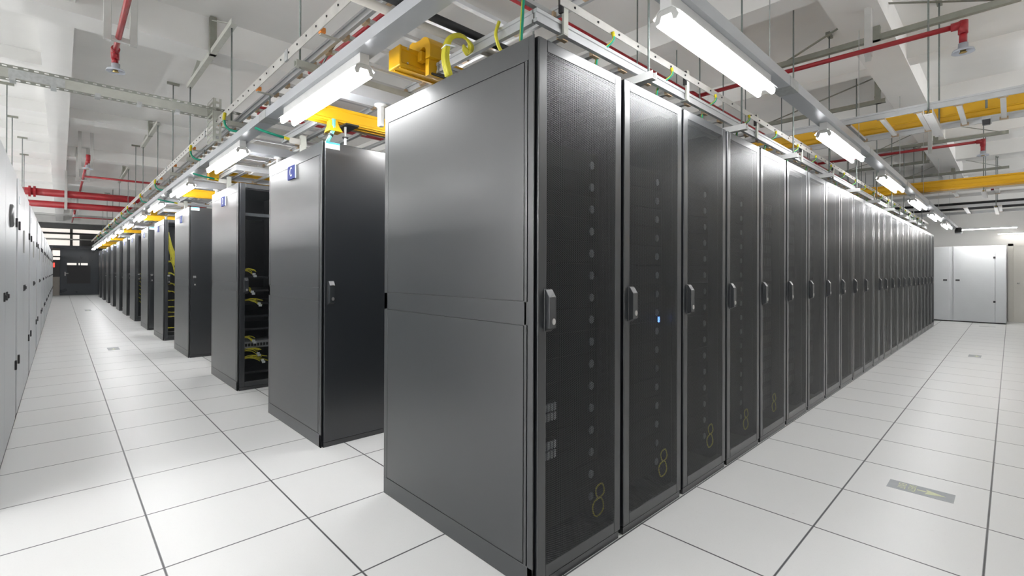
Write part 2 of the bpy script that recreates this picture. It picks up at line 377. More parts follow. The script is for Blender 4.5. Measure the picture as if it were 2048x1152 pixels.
def make_rack(kind, end, loc, label, group):
    r = thing('server_rack', (0, 0, 0), label, 'server rack', group)
    w = 0.792 if kind == 'double' else RW
    rack_frame(w).build('frame', 'rack_black', r)
    if end:
        rack_skin().build('side_rim', 'rack_black', r, 0.0015)
        for za, zb in ((0.097, 1.047), (1.147, 2.104)):
            MB().box(0.0, 0.004, 0.064, RD - .038, za, zb).build('side_panel', 'rack_black', r, 0.0012)
    if kind == 'solid':
        d = MB().box(0.018, w - .006, 0.0, 0.032, 0.037, 2.197).build('door', 'rack_black', r, 0.004)
        handle(0.045, 1.027).build('door_handle', 'rack_black', d, 0.003)
        lock(0.045, 1.027).build('lock', 'chrome', d); button(0.045, 1.027).build('latch_button', 'chrome', d)
        t = MB().box(0.020, 0.125, -0.002, 0.0, 2.150, 2.197).build('name_tag', 'label_white', r)
        MB().box(0.020, 0.125, -0.0026, -0.002, 2.184, 2.197).build('tag_header', 'label_blue', t)
        t['label'] = 'white asset tag with a light blue header'
        MB().box(0.585, 0.594, -0.004, 0.0, 0.35, 0.40).build('door_sticker', 'label_white', d)
    elif kind == 'double':
        for k, (xa, wid) in enumerate(((0.0, 0.399), (0.393, 0.399))):
            bm = door_frame(wid); bm.v = [(x + xa, y, z) for x, y, z in bm.v]
            d = bm.build('door', 'rack_black', r, 0.004)
            MB().box(xa + .068, xa + wid - .056, 0.0005, 0.0017, 0.09, 2.147).build('mesh_panel', 'perforated_black', d)
            if k: handle(xa + .026, 1.027).build('door_handle', 'rack_black', d, 0.003); lock(xa + .026, 1.027).build('lock', 'chrome', d)
    else:
        d = door_frame(w).build('door', 'rack_black', r, 0.004)
        MB().box(0.068, w - .056, 0.0005, 0.0017, 0.09, 2.147).build('mesh_panel', 'perforated_open' if 'row' in label and 'ending' in label else 'perforated_black', d)
        handle(0.055, 1.027).build('door_handle', 'rack_black', d, 0.003); lock(0.055, 1.027).build('lock', 'chrome', d); button(0.055, 1.027).build('latch_button', 'chrome', d)
    r.location = loc
    return r

# main row along the right hand aisle
XM, YM = 1.345, 1.283
NEAR = 'perforated door racks in the long right hand row'
rack_x = [XM + 0.6035 * i for i in range(11)]
xd = XM + 0.6035 * 11
rack_x2 = [xd + 0.80 + 0.597 * i for i in range(11)]
mr = make_rack('mesh', True, (rack_x[0], YM, 0), 'black rack at the near corner with its whole side panel and perforated door showing', NEAR)
proto = None
for i in range(1, 11):
    lab = 'black perforated door rack, %s one to the right of the corner rack' % ORD[i - 1]
    if proto is None: proto = make_rack('mesh', False, (rack_x[i], YM, 0), lab, NEAR)
    else: copy_tree(proto, None, (rack_x[i], YM, 0))['label'] = lab
make_rack('double', False, (xd, YM, 0), 'wider black rack with two narrow perforated doors midway along the right hand row', NEAR)
for i, x in enumerate(rack_x2):
    lab = ('black perforated door rack, %s one beyond the rack with two narrow doors' % ORD[i]) if i < 10 else 'last black perforated door rack at the far end of the right hand row'
    copy_tree(proto, None, (x, YM, 0))['label'] = lab
XEND = rack_x2[-1] + 0.6

# servers with round badges behind the perforated doors
def make_server(kind, loc, label, group):
    s = thing('server', (0, 0, 0), label, 'server', group)
    b = MB().box(-.225, .225, 0, .70, .0, .094); b.build('chassis', 'server_black', s)
    MB().box(-.241, .241, -.004, -.0002, 0.0, .1035).build('front_panel', 'server_black', s, 0.002)
    n = 14
    if kind == 'badge':
        bd = MB().loft([[(.185 + .017 * math.cos(6.2832 * j / n), y, .047 + .019 * math.sin(6.2832 * j / n)) for j in range(n)] for y in (-.004, -.009)])
        bd.build('badge', 'badge_grey', s)
    else:
        g = MB()
        for k in range(10): g.box(-.22 + k * .044, -.185 + k * .044, -.008, -.004, .018, .078)
        g.build('drive_bays', 'bay_dark', s)
    s.location = loc
    return s
SG = 'servers behind the perforated doors'
pro = {}
for i in range(8):
    for k in range(16):
        kind = 'badge' if i < 4 else 'bays'
        if i == 0 and k in (2, 3): pass
        z = 0.155 + 0.1045 * (15 - k)
        loc = (rack_x[i] + 0.297, YM + 0.095, z)
        who = 'the corner rack' if i == 0 else 'the %s rack past the corner rack' % ORD[i - 1]
        lab = 'black server with %s, %s down in %s' % ('a round badge' if kind == 'badge' else 'drive bays', ORD[k], who)
        if kind not in pro: pro[kind] = make_server(kind, loc, lab, SG)
        else: copy_tree(pro[kind], None, loc)['label'] = lab
for i, z in ((0, .47), (0, .63)):
    o = thing('port_panel', (rack_x[0] + .07, YM + .055, z), '%s grey slotted port panel seen low behind the corner rack door' % ('lower' if z < .5 else 'upper'), 'port panel', 'port panels low in the corner rack')
    MB().box(rack_x[0] + .05, rack_x[0] + .20, YM + .060, YM + .085, z, z + .085).build('housing', 'server_black', o)
    g = MB()
    for c in range(7):
        for q in range(2): g.box(rack_x[0] + .055 + c * .02, rack_x[0] + .068 + c * .02, YM + .052, YM + .060, z + .006 + q * .04, z + .038 + q * .04)
    g.build('slots', 'switch_grey', o)
ld = thing('indicator_light', (rack_x[1] + .475, YM + .08, .985), 'small blue light glowing behind the second perforated door', 'light')
MB().box(rack_x[1] + .476, rack_x[1] + .486, YM + .072, YM + .08, .985, 1.015).build('lamp', 'led_blue', ld)
def loop_cable(name, c, r, m, label, group, n=2):
    b = MB()
    for q in range(n):
        rr = r * (1 - .22 * q); cc = (c[0] + .02 * q, c[1] + .004 * q, c[2] + (.07 if q else 0))
        b.tube([(cc[0] + rr * math.cos(6.2832 * j / 30), cc[1] + .002 * math.sin(j * .6283), cc[2] + rr * math.sin(6.2832 * j / 30)) for j in range(31)], .0035, 6)
    return tag(b.build(name, m, None, 0, True, org=c), label, 'cable', group)
for i in range(5):
    who = 'the corner rack' if i == 0 else 'the %s rack right of the corner' % ORD[i - 1]
    loop_cable('patch_cable', (rack_x[i] + .50, YM + .06, .155 + .01 * (i % 3)), .042, 'yellow_cable', 'looped yellow patch cable low behind the door of ' + who, 'looped yellow cables low in the right hand row', 2)

# row ends along the left hand aisle
XL = 1.352
ROWS = [('C', 3.387), ('D', 5.60), ('E', 8.22), ('F', 10.56), ('G', 12.68), ('H', 15.10), ('I', 17.15), ('J', 19.42), ('K', 21.88), ('L', 24.25), ('M', 26.92), ('N', 29.4)]
RG = 'racks at the row ends along the left hand aisle'
LP = {}
def letter_plate(r, ch):
    X, Y, _ = r.location
    p = MB().box(X - .012, X, Y + .53, Y + .685, 2.005, 2.112).build('letter_plate', 'plate_blue', r)
    MB().box(X - .008, X, Y + .525, Y + .5299, 2.005, 2.112).build('plate_edge', 'label_white', p)
    o = bpy.data.objects.new('letter', text_mesh(ch, 0.105, 'label_white')); COL.objects.link(o); o.parent = p
    o.location = (-.0132, 0.607, 2.058); o.rotation_euler = (R(90), 0, R(-90)); o.scale = (0.72, 1, 1)
protoS = protoM = None
for i, (ch, y) in enumerate(ROWS):
    solid = i % 2 == 0
    lab = '%s door black rack ending row %s, %s row end beyond the corner rack' % ('solid' if solid else 'perforated', ch, ORD[i])
    if solid:
        r = make_rack('solid', True, (XL, y, 0), lab, RG) if protoS is None else copy_tree(protoS, None, (XL, y, 0))
        protoS = protoS or r
    else:
        r = make_rack('mesh', True, (XL, y, 0), lab, RG) if protoM is None else copy_tree(protoM, None, (XL, y, 0))
        protoM = protoM or r
    r['label'] = lab
for i, (ch, y) in enumerate(ROWS):     # letters after copying, so that each rack gets its own
    r = [o for o in COL.objects if ' door black rack ending row %s,' % ch in o.get('label', '')][0]
    letter_plate(r, ch)
    if i < 3:
        for k in (1, 2):
            pass

# things inside the open looking racks
def strand(b, p, q, sag, r, n=7, jig=.0):
    p = Vector(p); q = Vector(q)
    b.tube([p.lerp(q, t / n) + Vector((random.uniform(-jig, jig), random.uniform(-jig, jig) * .4, -sag * math.sin(math.pi * t / n) + random.uniform(-jig, jig))) for t in range(n + 1)], r, 5)
yD = 5.60; yF = 10.56
def tuft(c, n, w, label, grp, up=0.03):
    b = MB()
    for k in range(n):
        strand(b, (c[0], c[1] + .03, c[2] + random.uniform(-.012, .012)), (c[0] + w * random.uniform(.7, 1.1), c[1], c[2] + random.uniform(-up, up) - up), -.02, .0045, 6, .004)
    o = tag(b.build('cable_bundle', 'yellow_cable', None, 0, True, org=c), label, 'cable bundle', grp)
    tg = MB()
    for k in range(2): tg.box(c[0] + w * .75 + k * .01, c[0] + w * .75 + .03 + k * .012, c[1] - .008, c[1] - .006, c[2] - up * 1.7 - .02 * k, c[2] - up * .9 - .02 * k)
    tg.build('cable_tag', 'label_white', o)
for z, n, w, nm in ((1.27, 5, .10, 'topmost'), (1.08, 4, .08, 'second from the top'), (0.95, 6, .17, 'third from the top'), (0.55, 5, .10, 'third from the bottom'), (0.41, 6, .16, 'second from the bottom'), (0.33, 6, .22, 'lowest')):
    tuft((XL + .075, yD + .05, z), n, w, 'yellow cable bundle with white tags in the row D rack, ' + nm, 'yellow cables in the row D rack')
sw = thing('network_switch', (XL + .06, yD + .07, .425), 'pale grey network switch low in the row D rack', 'network switch')
MB().box(XL + .07, XL + .53, yD + .08, yD + .45, .43, .50).build('chassis', 'switch_grey', sw, .002)
g = MB(); [g.box(XL + .09 + k * .03, XL + .11 + k * .03, yD + .075, yD + .08, .45, .48) for k in range(8)]; g.build('ports', 'black_plastic', sw)
MB().box(XL + .365, XL + .375, yD + .07, yD + .08, .455, .470).build('status_light', 'led_green', sw)
for k, z in enumerate((.15, .62, .76, .90, 1.04, 1.18)):
    tag(MB().box(XL + .03, XL + .57, yD + .10, yD + .9, z, z + .022).build('equipment_shelf', 'rack_black', None, .002, org=(XL + .3, yD + .1, z)),
        'black equipment shelf in the row D rack, %s' % ('lowest' if k == 0 else '%s from the bottom' % ORD[k]), 'shelf', 'shelves in the row D rack')
tag(MB().box(XL + .07, XL + .36, yD + .09, yD + .5, 1.86, 1.895).build('patch_bay', 'badge_grey', None, .002, org=(XL + .2, yD + .1, 1.86)), 'thin grey patch panel near the top of the row D rack', 'patch panel')
b = MB()
for k in range(26):
    z = 1.95 - .012 * k
    strand(b, (XL + .072, yF + .05, z + random.uniform(0, .05)), (XL + random.uniform(.16, .30), yF + .03, 1.55 - random.uniform(0, .35)), .05, .007, 8, .010)
tag(b.build('cable_bundle', 'yellow_cable', None, 0, True, org=(XL + .07, yF + .05, 1.9)), 'thick sheaf of yellow cables in the upper part of the row F rack', 'cable bundle', 'yellow cables in the row F rack')
for k, (z, n) in enumerate(((1.42, 4), (1.20, 4), (1.02, 4), (.88, 3), (.72, 2), (.60, 2), (.50, 2), (.42, 2), (.22, 2))):
    b = MB()
    for q in range(n): strand(b, (XL + .072, yF + .05, z + .012 * q), (XL + .26, yF + .03, z - (.10 if z > .8 else .004) - .02 * q), -.05 if z > .8 else -.01, .0065, 8, .006)
    tag(b.build('cable_bundle', 'yellow_cable', None, 0, True, org=(XL + .07, yF + .05, z)), 'loose yellow cables in the row F rack, %s below the thick sheaf' % ORD[k], 'cable bundle', 'yellow cables in the row F rack')
yH = 15.10
b = MB()
for k in range(8): strand(b, (XL + .09, yH + .05, 1.2 - .1 * k), (XL + .25, yH + .03, 1.0 - .1 * k), -.03, .007, 7, .01)
tag(b.build('cable_bundle', 'yellow_cable', None, 0, True, org=(XL + .09, yH + .05, 1)), 'dim yellow cables in the row H rack', 'cable bundle')
for k, z in enumerate((.42, .56, .62)):
    tag(MB().box(XL + .13 + .02 * k, XL + .17 + .02 * k, yH + .03, yH + .05, z, z + .03).build('indicator_light', 'led_green', None, 0, org=(XL + .15, yH + .04, z)), 'green light in the row H rack, %s one up' % ORD[k], 'light', 'green lights in the row H rack')
for k, z in enumerate((1.50, 1.66, 1.82)):
    tag(MB().box(XL + .10, XL + .16, 19.42 - .012, 19.42 - .002, z, z + .035).build('indicator_light', 'led_blue', None, 0, org=(XL + .13, 19.41, z)), 'blue light in the row J rack door, %s one up' % ORD[k], 'light', 'blue lights in the row J rack')

# ------------------------------------------------------------------ white cooling cabinets along the left wall
CX = -0.27
UN = [(3.62, 5.76), (5.98, 7.98), (8.36, 10.36), (10.86, 12.86), (13.36, 15.36), (15.86, 17.86), (18.36, 20.36), (20.86, 22.86), (23.36, 25.36), (25.86, 27.86), (28.3, 30.3), (30.7, 32.6)]
CG = 'white cooling cabinets along the left wall'
def cab(y0, y1, loc, label):
    c = thing('cooling_cabinet', (0, 0, 0), label, 'cabinet', CG); L = y1 - y0; ym = L * 0.50
    MB().box(-.86, -.022, 0.0, L, .04, 2.07).build('body', 'grey_paint', c, .006)
    MB().box(-.84, -.03, .04, L - .04, 0, .04).build('plinth', 'black_plastic', c)
    for k, (a, e) in enumerate(((0.0, ym - .003), (ym + .003, L))):
        d = MB().box(-.0215, 0.0, a + .002, e - .002, .012, 2.068).build('door', 'white_powder', c, .006)
        ylk = ym - .11 if k == 0 else ym + .09
        lk = MB().prism([(.0, 1.055), (.008, 1.055), (.008, 1.068), (.016, 1.070), (.016, 1.098), (.008, 1.10), (.008, 1.115), (.0, 1.115)], 'y', ylk - .02, ylk + .02)
        lk.build('lock', 'black_plastic', d, .002)
        yh = .05 if k == 0 else L - .10
        for z in (.44, 1.62): MB().box(.0, .013, yh, yh + .045, z, z + .075).build('hinge', 'black_plastic', d, .002)
        if k == 0:
            MB().box(.0, .003, .10, .22, 1.86, 1.92).build('nameplate', 'label_white', d)
            if loc[1] > 4: dp = MB().box(.0, .010, L * .40, L * .44, 1.44, 1.66).build('display', 'grey_paint', d, .002)
    MB().box(-.10, -.004, L + .001, L + .02, 0.0, .04).build('foot_guard', 'yellow_sleeve', c)
    c.location = loc
    return c
pc = None
for i, (a, e) in enumerate(UN):
    lab = ('white cooling cabinet with a round grey disc on its door, at the left picture edge' if i == 0 else
           'white cooling cabinet, %s one beyond the cabinet with the round disc' % ORD[i - 1])
    if i < 1: cab(a, e, (CX, a, 0), lab)
    elif pc is None: pc = cab(a, e, (CX, a, 0), lab)
    else: copy_tree(pc, None, (CX, a, 0))['label'] = lab
c1 = [o for o in COL.objects if 'round grey disc' in o.get('label', '')][0]
n = 24
MB().loft([[(CX + x, 5.08 + r * math.cos(6.2832 * j / n), 1.665 + r * math.sin(6.2832 * j / n)) for j in range(n)] for r, x in ((.085, 0), (.085, .012), (.075, .02), (.05, .022))]).build('disc', 'disc_grey', c1, 0, True)

# ------------------------------------------------------------------ grey air handler at the right hand end
gx = 17.1
ac = thing('air_handler', (gx + .45, .75, 0), 'large pale grey air handler cabinet at the end of the right hand aisle', 'cabinet')
MB().box(gx + .02, gx + .9, .075, 2.6, .03, 1.985).build('body', 'crac_grey', ac, .006)
MB().box(gx + .03, gx + .88, .085, 2.59, 0, .03).build('plinth', 'black_plastic', ac)
for a, e in ((.275, 1.048), (1.112, 1.86), (1.866, 2.595)):
    d = MB().box(gx, gx + .0195, a, e, .03, 1.98).build('door', 'crac_grey', ac, .004)
    yy = e - .085 if a < 1 else a + .095
    if a < 1.5: MB().box(gx - .006, gx, yy - .04, yy + .04, 1.075, 1.115).build('slot_handle', 'black_plastic', d)
    if a < 1:
        for z in (.53, 1.65): MB().box(gx - .01, gx, a - .012, a + .03, z, z + .05).build('hinge', 'black_plastic', d)
MB().box(gx, gx + .0195, .08, .27, .03, 1.98).build('side_strip', 'crac_grey', ac, .004)
MB().box(gx - .003, gx, .13, .23, 1.93, 1.955).build('nameplate', 'label_white', ac)

# ------------------------------------------------------------------ light fittings and their trunking
def light(axis, loc, label, group, skirt=False):
    """fitting hung below the trunking; built along x, turned for the other aisle"""
    l = thing('fluorescent_light', (0, 0, 0), label, 'light fitting', group); L = 1.19
    def P(u, v, w): return (u, v, w) if axis == 'x' else (v, u, w)
    def shape(name, prof, a, b, m):
        bb = MB(); bb.loft([[P(a, u, v) for u, v in prof], [P(b, u, v) for u, v in prof]]); return bb.build(name, m, l)
    shape('mount', [(-.026, .030), (.026, .030), (.026, .082), (-.026, .082)], 0, L, 'white_paint')
    shape('reflector', [(-.062, 0), (-.028, .030), (.028, .030), (.062, 0), (.060, -.002), (.028, .0265), (-.028, .0265), (-.060, -.002)] if skirt != 1 else [(-.066, -.034), (-.028, .030), (.028, .030), (.066, -.034), (.064, -.034), (.028, .0265), (-.028, .0265), (-.064, -.034)], 0.0, L, 'white_paint')  # skirt one: reflector deepened to keep upward light off the beams
    for u in (0.004, L - .012):
        prof = [(-.045, -.030), (-.053, -.008), (-.040, .018), (-.015, .031), (.015, .031), (.040, .018), (.053, -.008), (.045, -.030), (.030, -.026), (.022, .002), (-.022, .002), (-.030, -.026)]
        shape('lampholder', prof, u, u + .008, 'grey_paint')
    for v in (-.038, .038):
        bb = MB(); bb.tube([P(.016, v, -.023), P(L - .016, v, -.023)], .0135, 12); bb.build('tube', 'tube_bright' if skirt == 2 else 'tube_light', l, 0, True)
    l.location = loc
    return l
ZL = 2.345
LXC, RYC = 1.172, 0.998
LG, RGp = 'lights in the row over the left hand aisle', 'lights in the row over the right hand aisle'
p = None
for k in range(13):
    y = 2.38 + 2.335 * k
    lab = 'lit twin tube fitting over the left hand aisle, %s' % ('nearest of its line' if k == 0 else '%s of its line from the camera' % ORD[k])
    if p is None: p = light('y', (LXC, y, ZL), lab, LG)
    else: copy_tree(p, None, (LXC, y, ZL))['label'] = lab
p = None
for k in range(6):
    x = 1.835 + 2.43 * k
    lab = 'lit twin tube fitting over the right hand aisle, %s' % ('nearest of its line' if k == 0 else '%s of its line from the camera' % ORD[k])
    if p is None: p = light('x', (x, RYC, ZL), lab, RGp)
    else: copy_tree(p, None, (x, RYC, ZL))['label'] = lab
# unseen lights of the passages between the rows, hung under their cross trunking
PG = 'lights in the passages between the rows'
protoX = [o for o in COL.objects if 'over the right hand aisle, nearest of its line' in o.get('label', '') and o.type == 'EMPTY'][0]
for k, y in enumerate((3.0, 7.75, 9.95, 12.2)):  # first passage's lights inferred from a door highlight, others added for the ceiling
    for q, x in enumerate((1.9, 6.2)):
        copy_tree(protoX, None, (x, y, 2.333))
        o = [e for e in COL.objects if e.type == 'EMPTY'][-1]
        o['label'] = 'unseen lit fitting in the passage between rows, %s passage, %s' % (ORD[k], 'nearer' if q == 0 else 'farther'); o['group'] = PG
def more(p, loc, label, group):
    before = len(COL.objects); copy_tree(p, None, loc); o = COL.objects[before]; o['label'] = label; o['group'] = group
SX = SY = None
for q, y in enumerate((-2.9, -4.2, -5.5)):  # added lines of fittings out of view, there to brighten the ceiling
    for k in range(5):
        loc = (5.0 + 2.5 * k, y, 2.30); lab = 'added unseen fitting in the room behind the camera, %s line, %s along' % (ORD[q], ORD[k])
        if SX is None: SX = light('x', loc, lab, 'added lights behind the camera', 2)
        else: more(SX, loc, lab, 'added lights behind the camera')
for q, x in enumerate((-1.9, -3.4, -4.8)):  # first line inferred from the lit rack ends, farther two added for the ceiling
    for k in range(11):
        loc = (x, 0.6 + 2.4 * k, (2.70, 2.30, 2.30)[q])
        if q == 1 and k == 0: SY = None
        lab = 'unseen lit fitting behind the white cabinets, %s line, %s along' % (ORD[q], ORD[k])
        if SY is None: SY = light('y', loc, lab, 'lights behind the white cabinets', 2 if q else 1)
        else: more(SY, loc, lab, 'lights behind the white cabinets')
TRUNKS = [('x', -2.9, 2.383), ('x', -4.2, 2.383), ('x', -5.5, 2.383), ('y', -1.9, 2.783), ('y', -3.4, 2.383), ('y', -4.8, 2.383)]  # added so that the unseen lines of lights have something to hang from
def trunk_prof(c, w=.106, z=2.428, hh=.062): return [(c - w / 2, z), (c + w / 2, z), (c + w / 2, z + hh), (c + w / 2 - .018, z + hh), (c + w / 2 - .018, z + hh - .006), (c + w / 2 - .006, z + hh - .006), (c + w / 2 - .006, z + .006), (c - w / 2 + .006, z + .006), (c - w / 2 + .006, z + hh - .006), (c - w / 2 + .018, z + hh - .006), (c - w / 2 + .018, z + hh), (c - w / 2, z + hh)]
t = thing('light_trunking', (LXC, 0.6, 2.428), 'long grey trunking that carries the lights over the left hand aisle', 'trunking')
MB().prism(trunk_prof(LXC), 'y', 1.25, 31.2).build('channel', 'trunk_grey', t)
for k in range(1, 13):
    y = 1.55 + 2.335 * k
    MB().loft([[(LXC + u, yy, z) for u, z in ((-.056, 2.49), (-.056, 2.4255), (.056, 2.4255), (.056, 2.49), (.0535, 2.49), (.0535, 2.4278), (-.0535, 2.4278), (-.0535, 2.49))] for yy in (y, y + .16)]).build('joint_plate', 'galvanised', t)
    MB().tube([(LXC, y + .08, 2.43), (LXC, y + .08, 2.64)], .005, 6).build('hanger', 'rod_zinc', t)
t = thing('light_trunking', (1.0, RYC, 2.428), 'long grey trunking that carries the lights over the right hand aisle', 'trunking')
MB().prism(trunk_prof(RYC), 'x', 1.62, 17.0).build('channel', 'trunk_grey', t)
for k in range(0, 6):
    x = 3.28 + 2.43 * k
    MB().loft([[(xx, RYC + u, z) for u, z in ((-.056, 2.49), (-.056, 2.4255), (.056, 2.4255), (.056, 2.49), (.0535, 2.49), (.0535, 2.4278), (-.0535, 2.4278), (-.0535, 2.49))] for xx in (x, x + .16)]).build('joint_plate', 'galvanised', t)
    MB().tube([(x - .20, RYC, 2.43), (x - .20, RYC, ZC)], .003, 6).build('hanger', 'galvanised', t)
for k, (ax, c, z) in enumerate(TRUNKS):
    a0, a1 = (-.5, 17.0) if ax == 'x' else (.2, 27.0)
    t = thing('light_trunking', (0, c, z) if ax == 'x' else (c, 1, z), 'grey trunking carrying the %s unseen line of lights %s' % (ORD[k % 3], 'behind the camera' if ax == 'x' else 'behind the white cabinets'), 'trunking', 'trunking out of the picture')
    MB().prism(trunk_prof(c, z=z), ax, a0, a1).build('channel', 'trunk_grey', t)
    for q in range(6):
        a = a0 + 1 + q * (a1 - a0 - 2) / 5
        p0 = (a, c, z) if ax == 'x' else (c, a, z)
        MB().tube([p0, (p0[0], p0[1], ZC)], .004, 6).build('hanger', 'rod_zinc', t)
# cross trunking in the aisles between the rows, each with a camera bracket
for k, (y, nm) in enumerate(((3.0, 'between the corner rack and row C'), (5.12, 'between rows C and D'), (7.75, 'between rows D and E'), (9.95, 'between rows E and F'), (12.2, 'between rows F and G'))):
    t = thing('light_trunking', (2, y, 2.43), 'beige cross trunking over the passage ' + nm, 'trunking', 'cross trunking between the rows')
    MB().prism(trunk_prof(y, .13, 2.415, .075), 'x', 1.235, 6.5).build('channel', 'trunk_grey', t)
    bx = 1.60
    c = thing('camera_bracket', (bx, y, 2.415), 'white wall camera bracket hanging under the trunking ' + nm, 'bracket', 'camera brackets between the rows')
    MB().lathe((bx, y, 2.415), [(.001, 0), (.045, 0), (.045, -.008), (.022, -.018), (.001, -.018)], 20).build('flange', 'white_paint', c, 0, True)
    MB().box(bx - .021, bx + .016, y - .022, y + .018, 2.262, 2.400).build('arm', 'white_paint', c, .008)

# ------------------------------------------------------------------ cable ladders
def h_rail(axis, c, z, a0, a1, hh=.058, w=.022):
    """H section aluminium rail standing on edge, centre line c, bottom z"""
    pr = [(c - w / 2, z), (c + w / 2, z), (c + w / 2, z + .016), (c + .004, z + .016), (c + .004, z + hh - .016), (c + w / 2, z + hh - .016), (c + w / 2, z + hh), (c - w / 2, z + hh), (c - w / 2, z + hh - .016), (c - .004, z + hh - .016), (c - .004, z + .016), (c - w / 2, z + .016)]
    return MB().prism(pr, axis, a0, a1)
def ladder(axis, c0, c1, z, a0, a1, pitch, label, group=None, rung0=None, end=False, clips=True, mrung='aluminium', wr=.030, maxr=100):
    t = thing('cable_ladder', ((a0, c0, z) if axis == 'x' else (c0, a0, z)), label, 'cable ladder', group)
    for c in (c0, c1): h_rail(axis, c, z, a0, a1).build('rail', 'aluminium', t)
    B = (lambda b, a, e, c, d, zz, z2: b.box(a, e, c, d, zz, z2)) if axis == 'x' else (lambda b, a, e, c, d, zz, z2: b.box(c, d, a, e, zz, z2))
    if end:
        h_rail('y' if axis == 'x' else 'x', a0 + .011, z + .001, c0 - .011 + .03, c1 + .011 - .03).build('end_rail', 'aluminium', t)
    a = rung0 if rung0 is not None else a0 + pitch / 2
    first = None; nr = 0
    while a < a1 - .02 and nr < maxr:
        if first is None:
            first = MB(); B(first, a - wr / 2, a + wr / 2, c0 + .011, c1 - .011, z + .004, z + .009)
            B(first, a - wr / 2, a - wr / 2 + .004, c0 + .011, c1 - .011, z + .009, z + .026); B(first, a + wr / 2 - .004, a + wr / 2, c0 + .011, c1 - .011, z + .009, z + .026)
            first = first.build('rung', mrung, t); base = a
            if clips:
                for cc in (c0 + .014, c1 - .036):
                    cb = MB(); B(cb, a - .028, a + .028, cc, cc + .022, z - .004, z + .022); cb.build('clip', 'pink_clip', first)
        else:
            o = copy_tree(first, t); d = a - base; o.location = (d, 0, 0) if axis == 'x' else (0, d, 0)
            o.location = Vector(first.location) + Vector(o.location)
        a += pitch; nr += 1
    return t
ladder('x', 1.425, 2.165, 2.352, 1.49, 15.4, .25, 'aluminium cable ladder lying above the long right hand rack row', rung0=1.70, end=True)
ladder('y', 1.19, 1.93, 2.632, -.6, 31, .25, 'long aluminium cable ladder running above the left hand aisle', rung0=2.205 - .25 * 8)
for i, (ch, y) in enumerate(ROWS[:9]):
    ladder('x', y + .14, y + .88, 2.352, 1.36, 4.6, .25, 'aluminium cable ladder lying above rack row ' + ch, 'cable ladders above the left hand rows', end=True)
ladder('y', 5.22, 6.02, 2.622, -2.6, 3.6, .25, 'white runged cable ladder crossing the right hand aisle under the nearest yellow duct', 'ladders crossing the right hand aisle', rung0=-.96 - .25 * 6, mrung='white_paint', wr=.034)
ladder('y', 10.75, 11.55, 2.622, -2.6, 3.4, .50, 'cable ladder crossing the right hand aisle under the farther yellow duct', 'ladders crossing the right hand aisle', mrung='white_paint', wr=.05)
ladder('y', 13.45, 14.95, 2.622, -2.6, 3.4, .50, 'cable ladder with black cables crossing near the right hand end wall', 'ladders crossing the right hand aisle', mrung='white_paint', wr=.06)
b = MB()
for k in range(12): b.tube([(13.55 + .08 * k, -2.5, 2.705 + .01 * (k % 2)), (13.57 + .08 * k, 0.3, 2.705), (13.55 + .08 * k, 3.3, 2.715)], .038, 7)
tag(b.build('power_cable_run', 'black_cable', None, 0, True, org=(13.8, 0, 2.7)), 'run of thick black cables lying on the farthest crossing ladder', 'cables')
# cables lying on the corner end of the near ladder
tag(MB().tube([(.75, 1.985, 2.53), (1.9, 1.98, 2.53), (4.5, 1.98, 2.53)], .022, 10).build('cable', 'black_cable', None, 0, True, org=(1.5, 1.83, 2.43)), 'thick black cable lying along the near ladder above the corner rack', 'cable', 'thick cables on the near ladder')
tag(MB().tube([(.75, 2.075, 2.52), (1.9, 2.065, 2.52), (4.5, 2.06, 2.52)], .022, 10).build('cable', 'white_cable', None, 0, True, org=(1.5, 1.91, 2.43)), 'thick white cable beside the black one above the corner rack', 'cable', 'thick cables on the near ladder')
for k, (y, m) in enumerate(((1.60, 'olive_steel'), (1.70, 'grey_paint'), (2.03, 'aluminium'))):
    z = 2.70
    tag(MB().prism([(y - .03, z), (y + .03, z), (y + .03, z + .04), (y + .026, z + .04), (y + .026, z + .004), (y - .026, z + .004), (y - .026, z + .04), (y - .03, z + .04)], 'x', -.3, 1.47).build('strut_channel', m, None, 0, org=(1, y, z)),
        ['olive steel channel crossing high above the corner rack', 'grey steel channel beside the olive one above the corner rack', 'aluminium channel crossing high above the back of the corner rack'][k], 'steel channel', 'channels above the corner rack')

tag(MB().tube([(1.222, .6, 2.70), (1.222, 2.6, 2.698), (1.24, 2.9, 2.69), (1.235, 3.05, 2.64), (1.19, 3.12, 2.50)], .006, 7).build('cable', 'rod_zinc', None, 0, True, org=(1.22, 2, 2.7)), 'thin grey cable along the left ladder rail dropping to the trunking', 'cable')
# threaded rods, support channels
def rod(x, y, z0, z1, label, group, r=.0065, plate=True):
    o = tag(MB().tube([(x, y, z0), (x, y, z1)], r, 8).build('threaded_rod', 'rod_zinc', None, 0, True, org=(x, y, z0)), label, 'rod', group)
    MB().lathe((x, y, z0), [(.001, .012), (.014, .012), (.014, .026), (.001, .026)], 6).build('nut', 'brass', o)
    if plate: MB().box(x - .07, x + .07, y - .02, y + .02, z1 - .03, z1 - .001).build('ceiling_plate', 'olive_steel', o)
    return o
def cchan(name, axis, c, a0, a1, z, m, label, cat, group, w=.042, hh=.042):
    pr = [(c - w / 2, z), (c + w / 2, z), (c + w / 2, z + hh), (c + w / 2 - .004, z + hh), (c + w / 2 - .004, z + .004), (c - w / 2 + .004, z + .004), (c - w / 2 + .004, z + hh), (c - w / 2, z + hh)]
    org = (a0, c, z) if axis == 'x' else (c, a0, z)
    return tag(MB().prism(pr, axis, a0, a1).build(name, m, None, 0, org=org), label, cat, group)
RODG = 'threaded rods holding the left ladder'
LR = [3.18, 4.89, 6.80, 8.00, 9.42, 11.29, 12.5, 14.0, 16.3, 18.4, 20.8, 23.0]
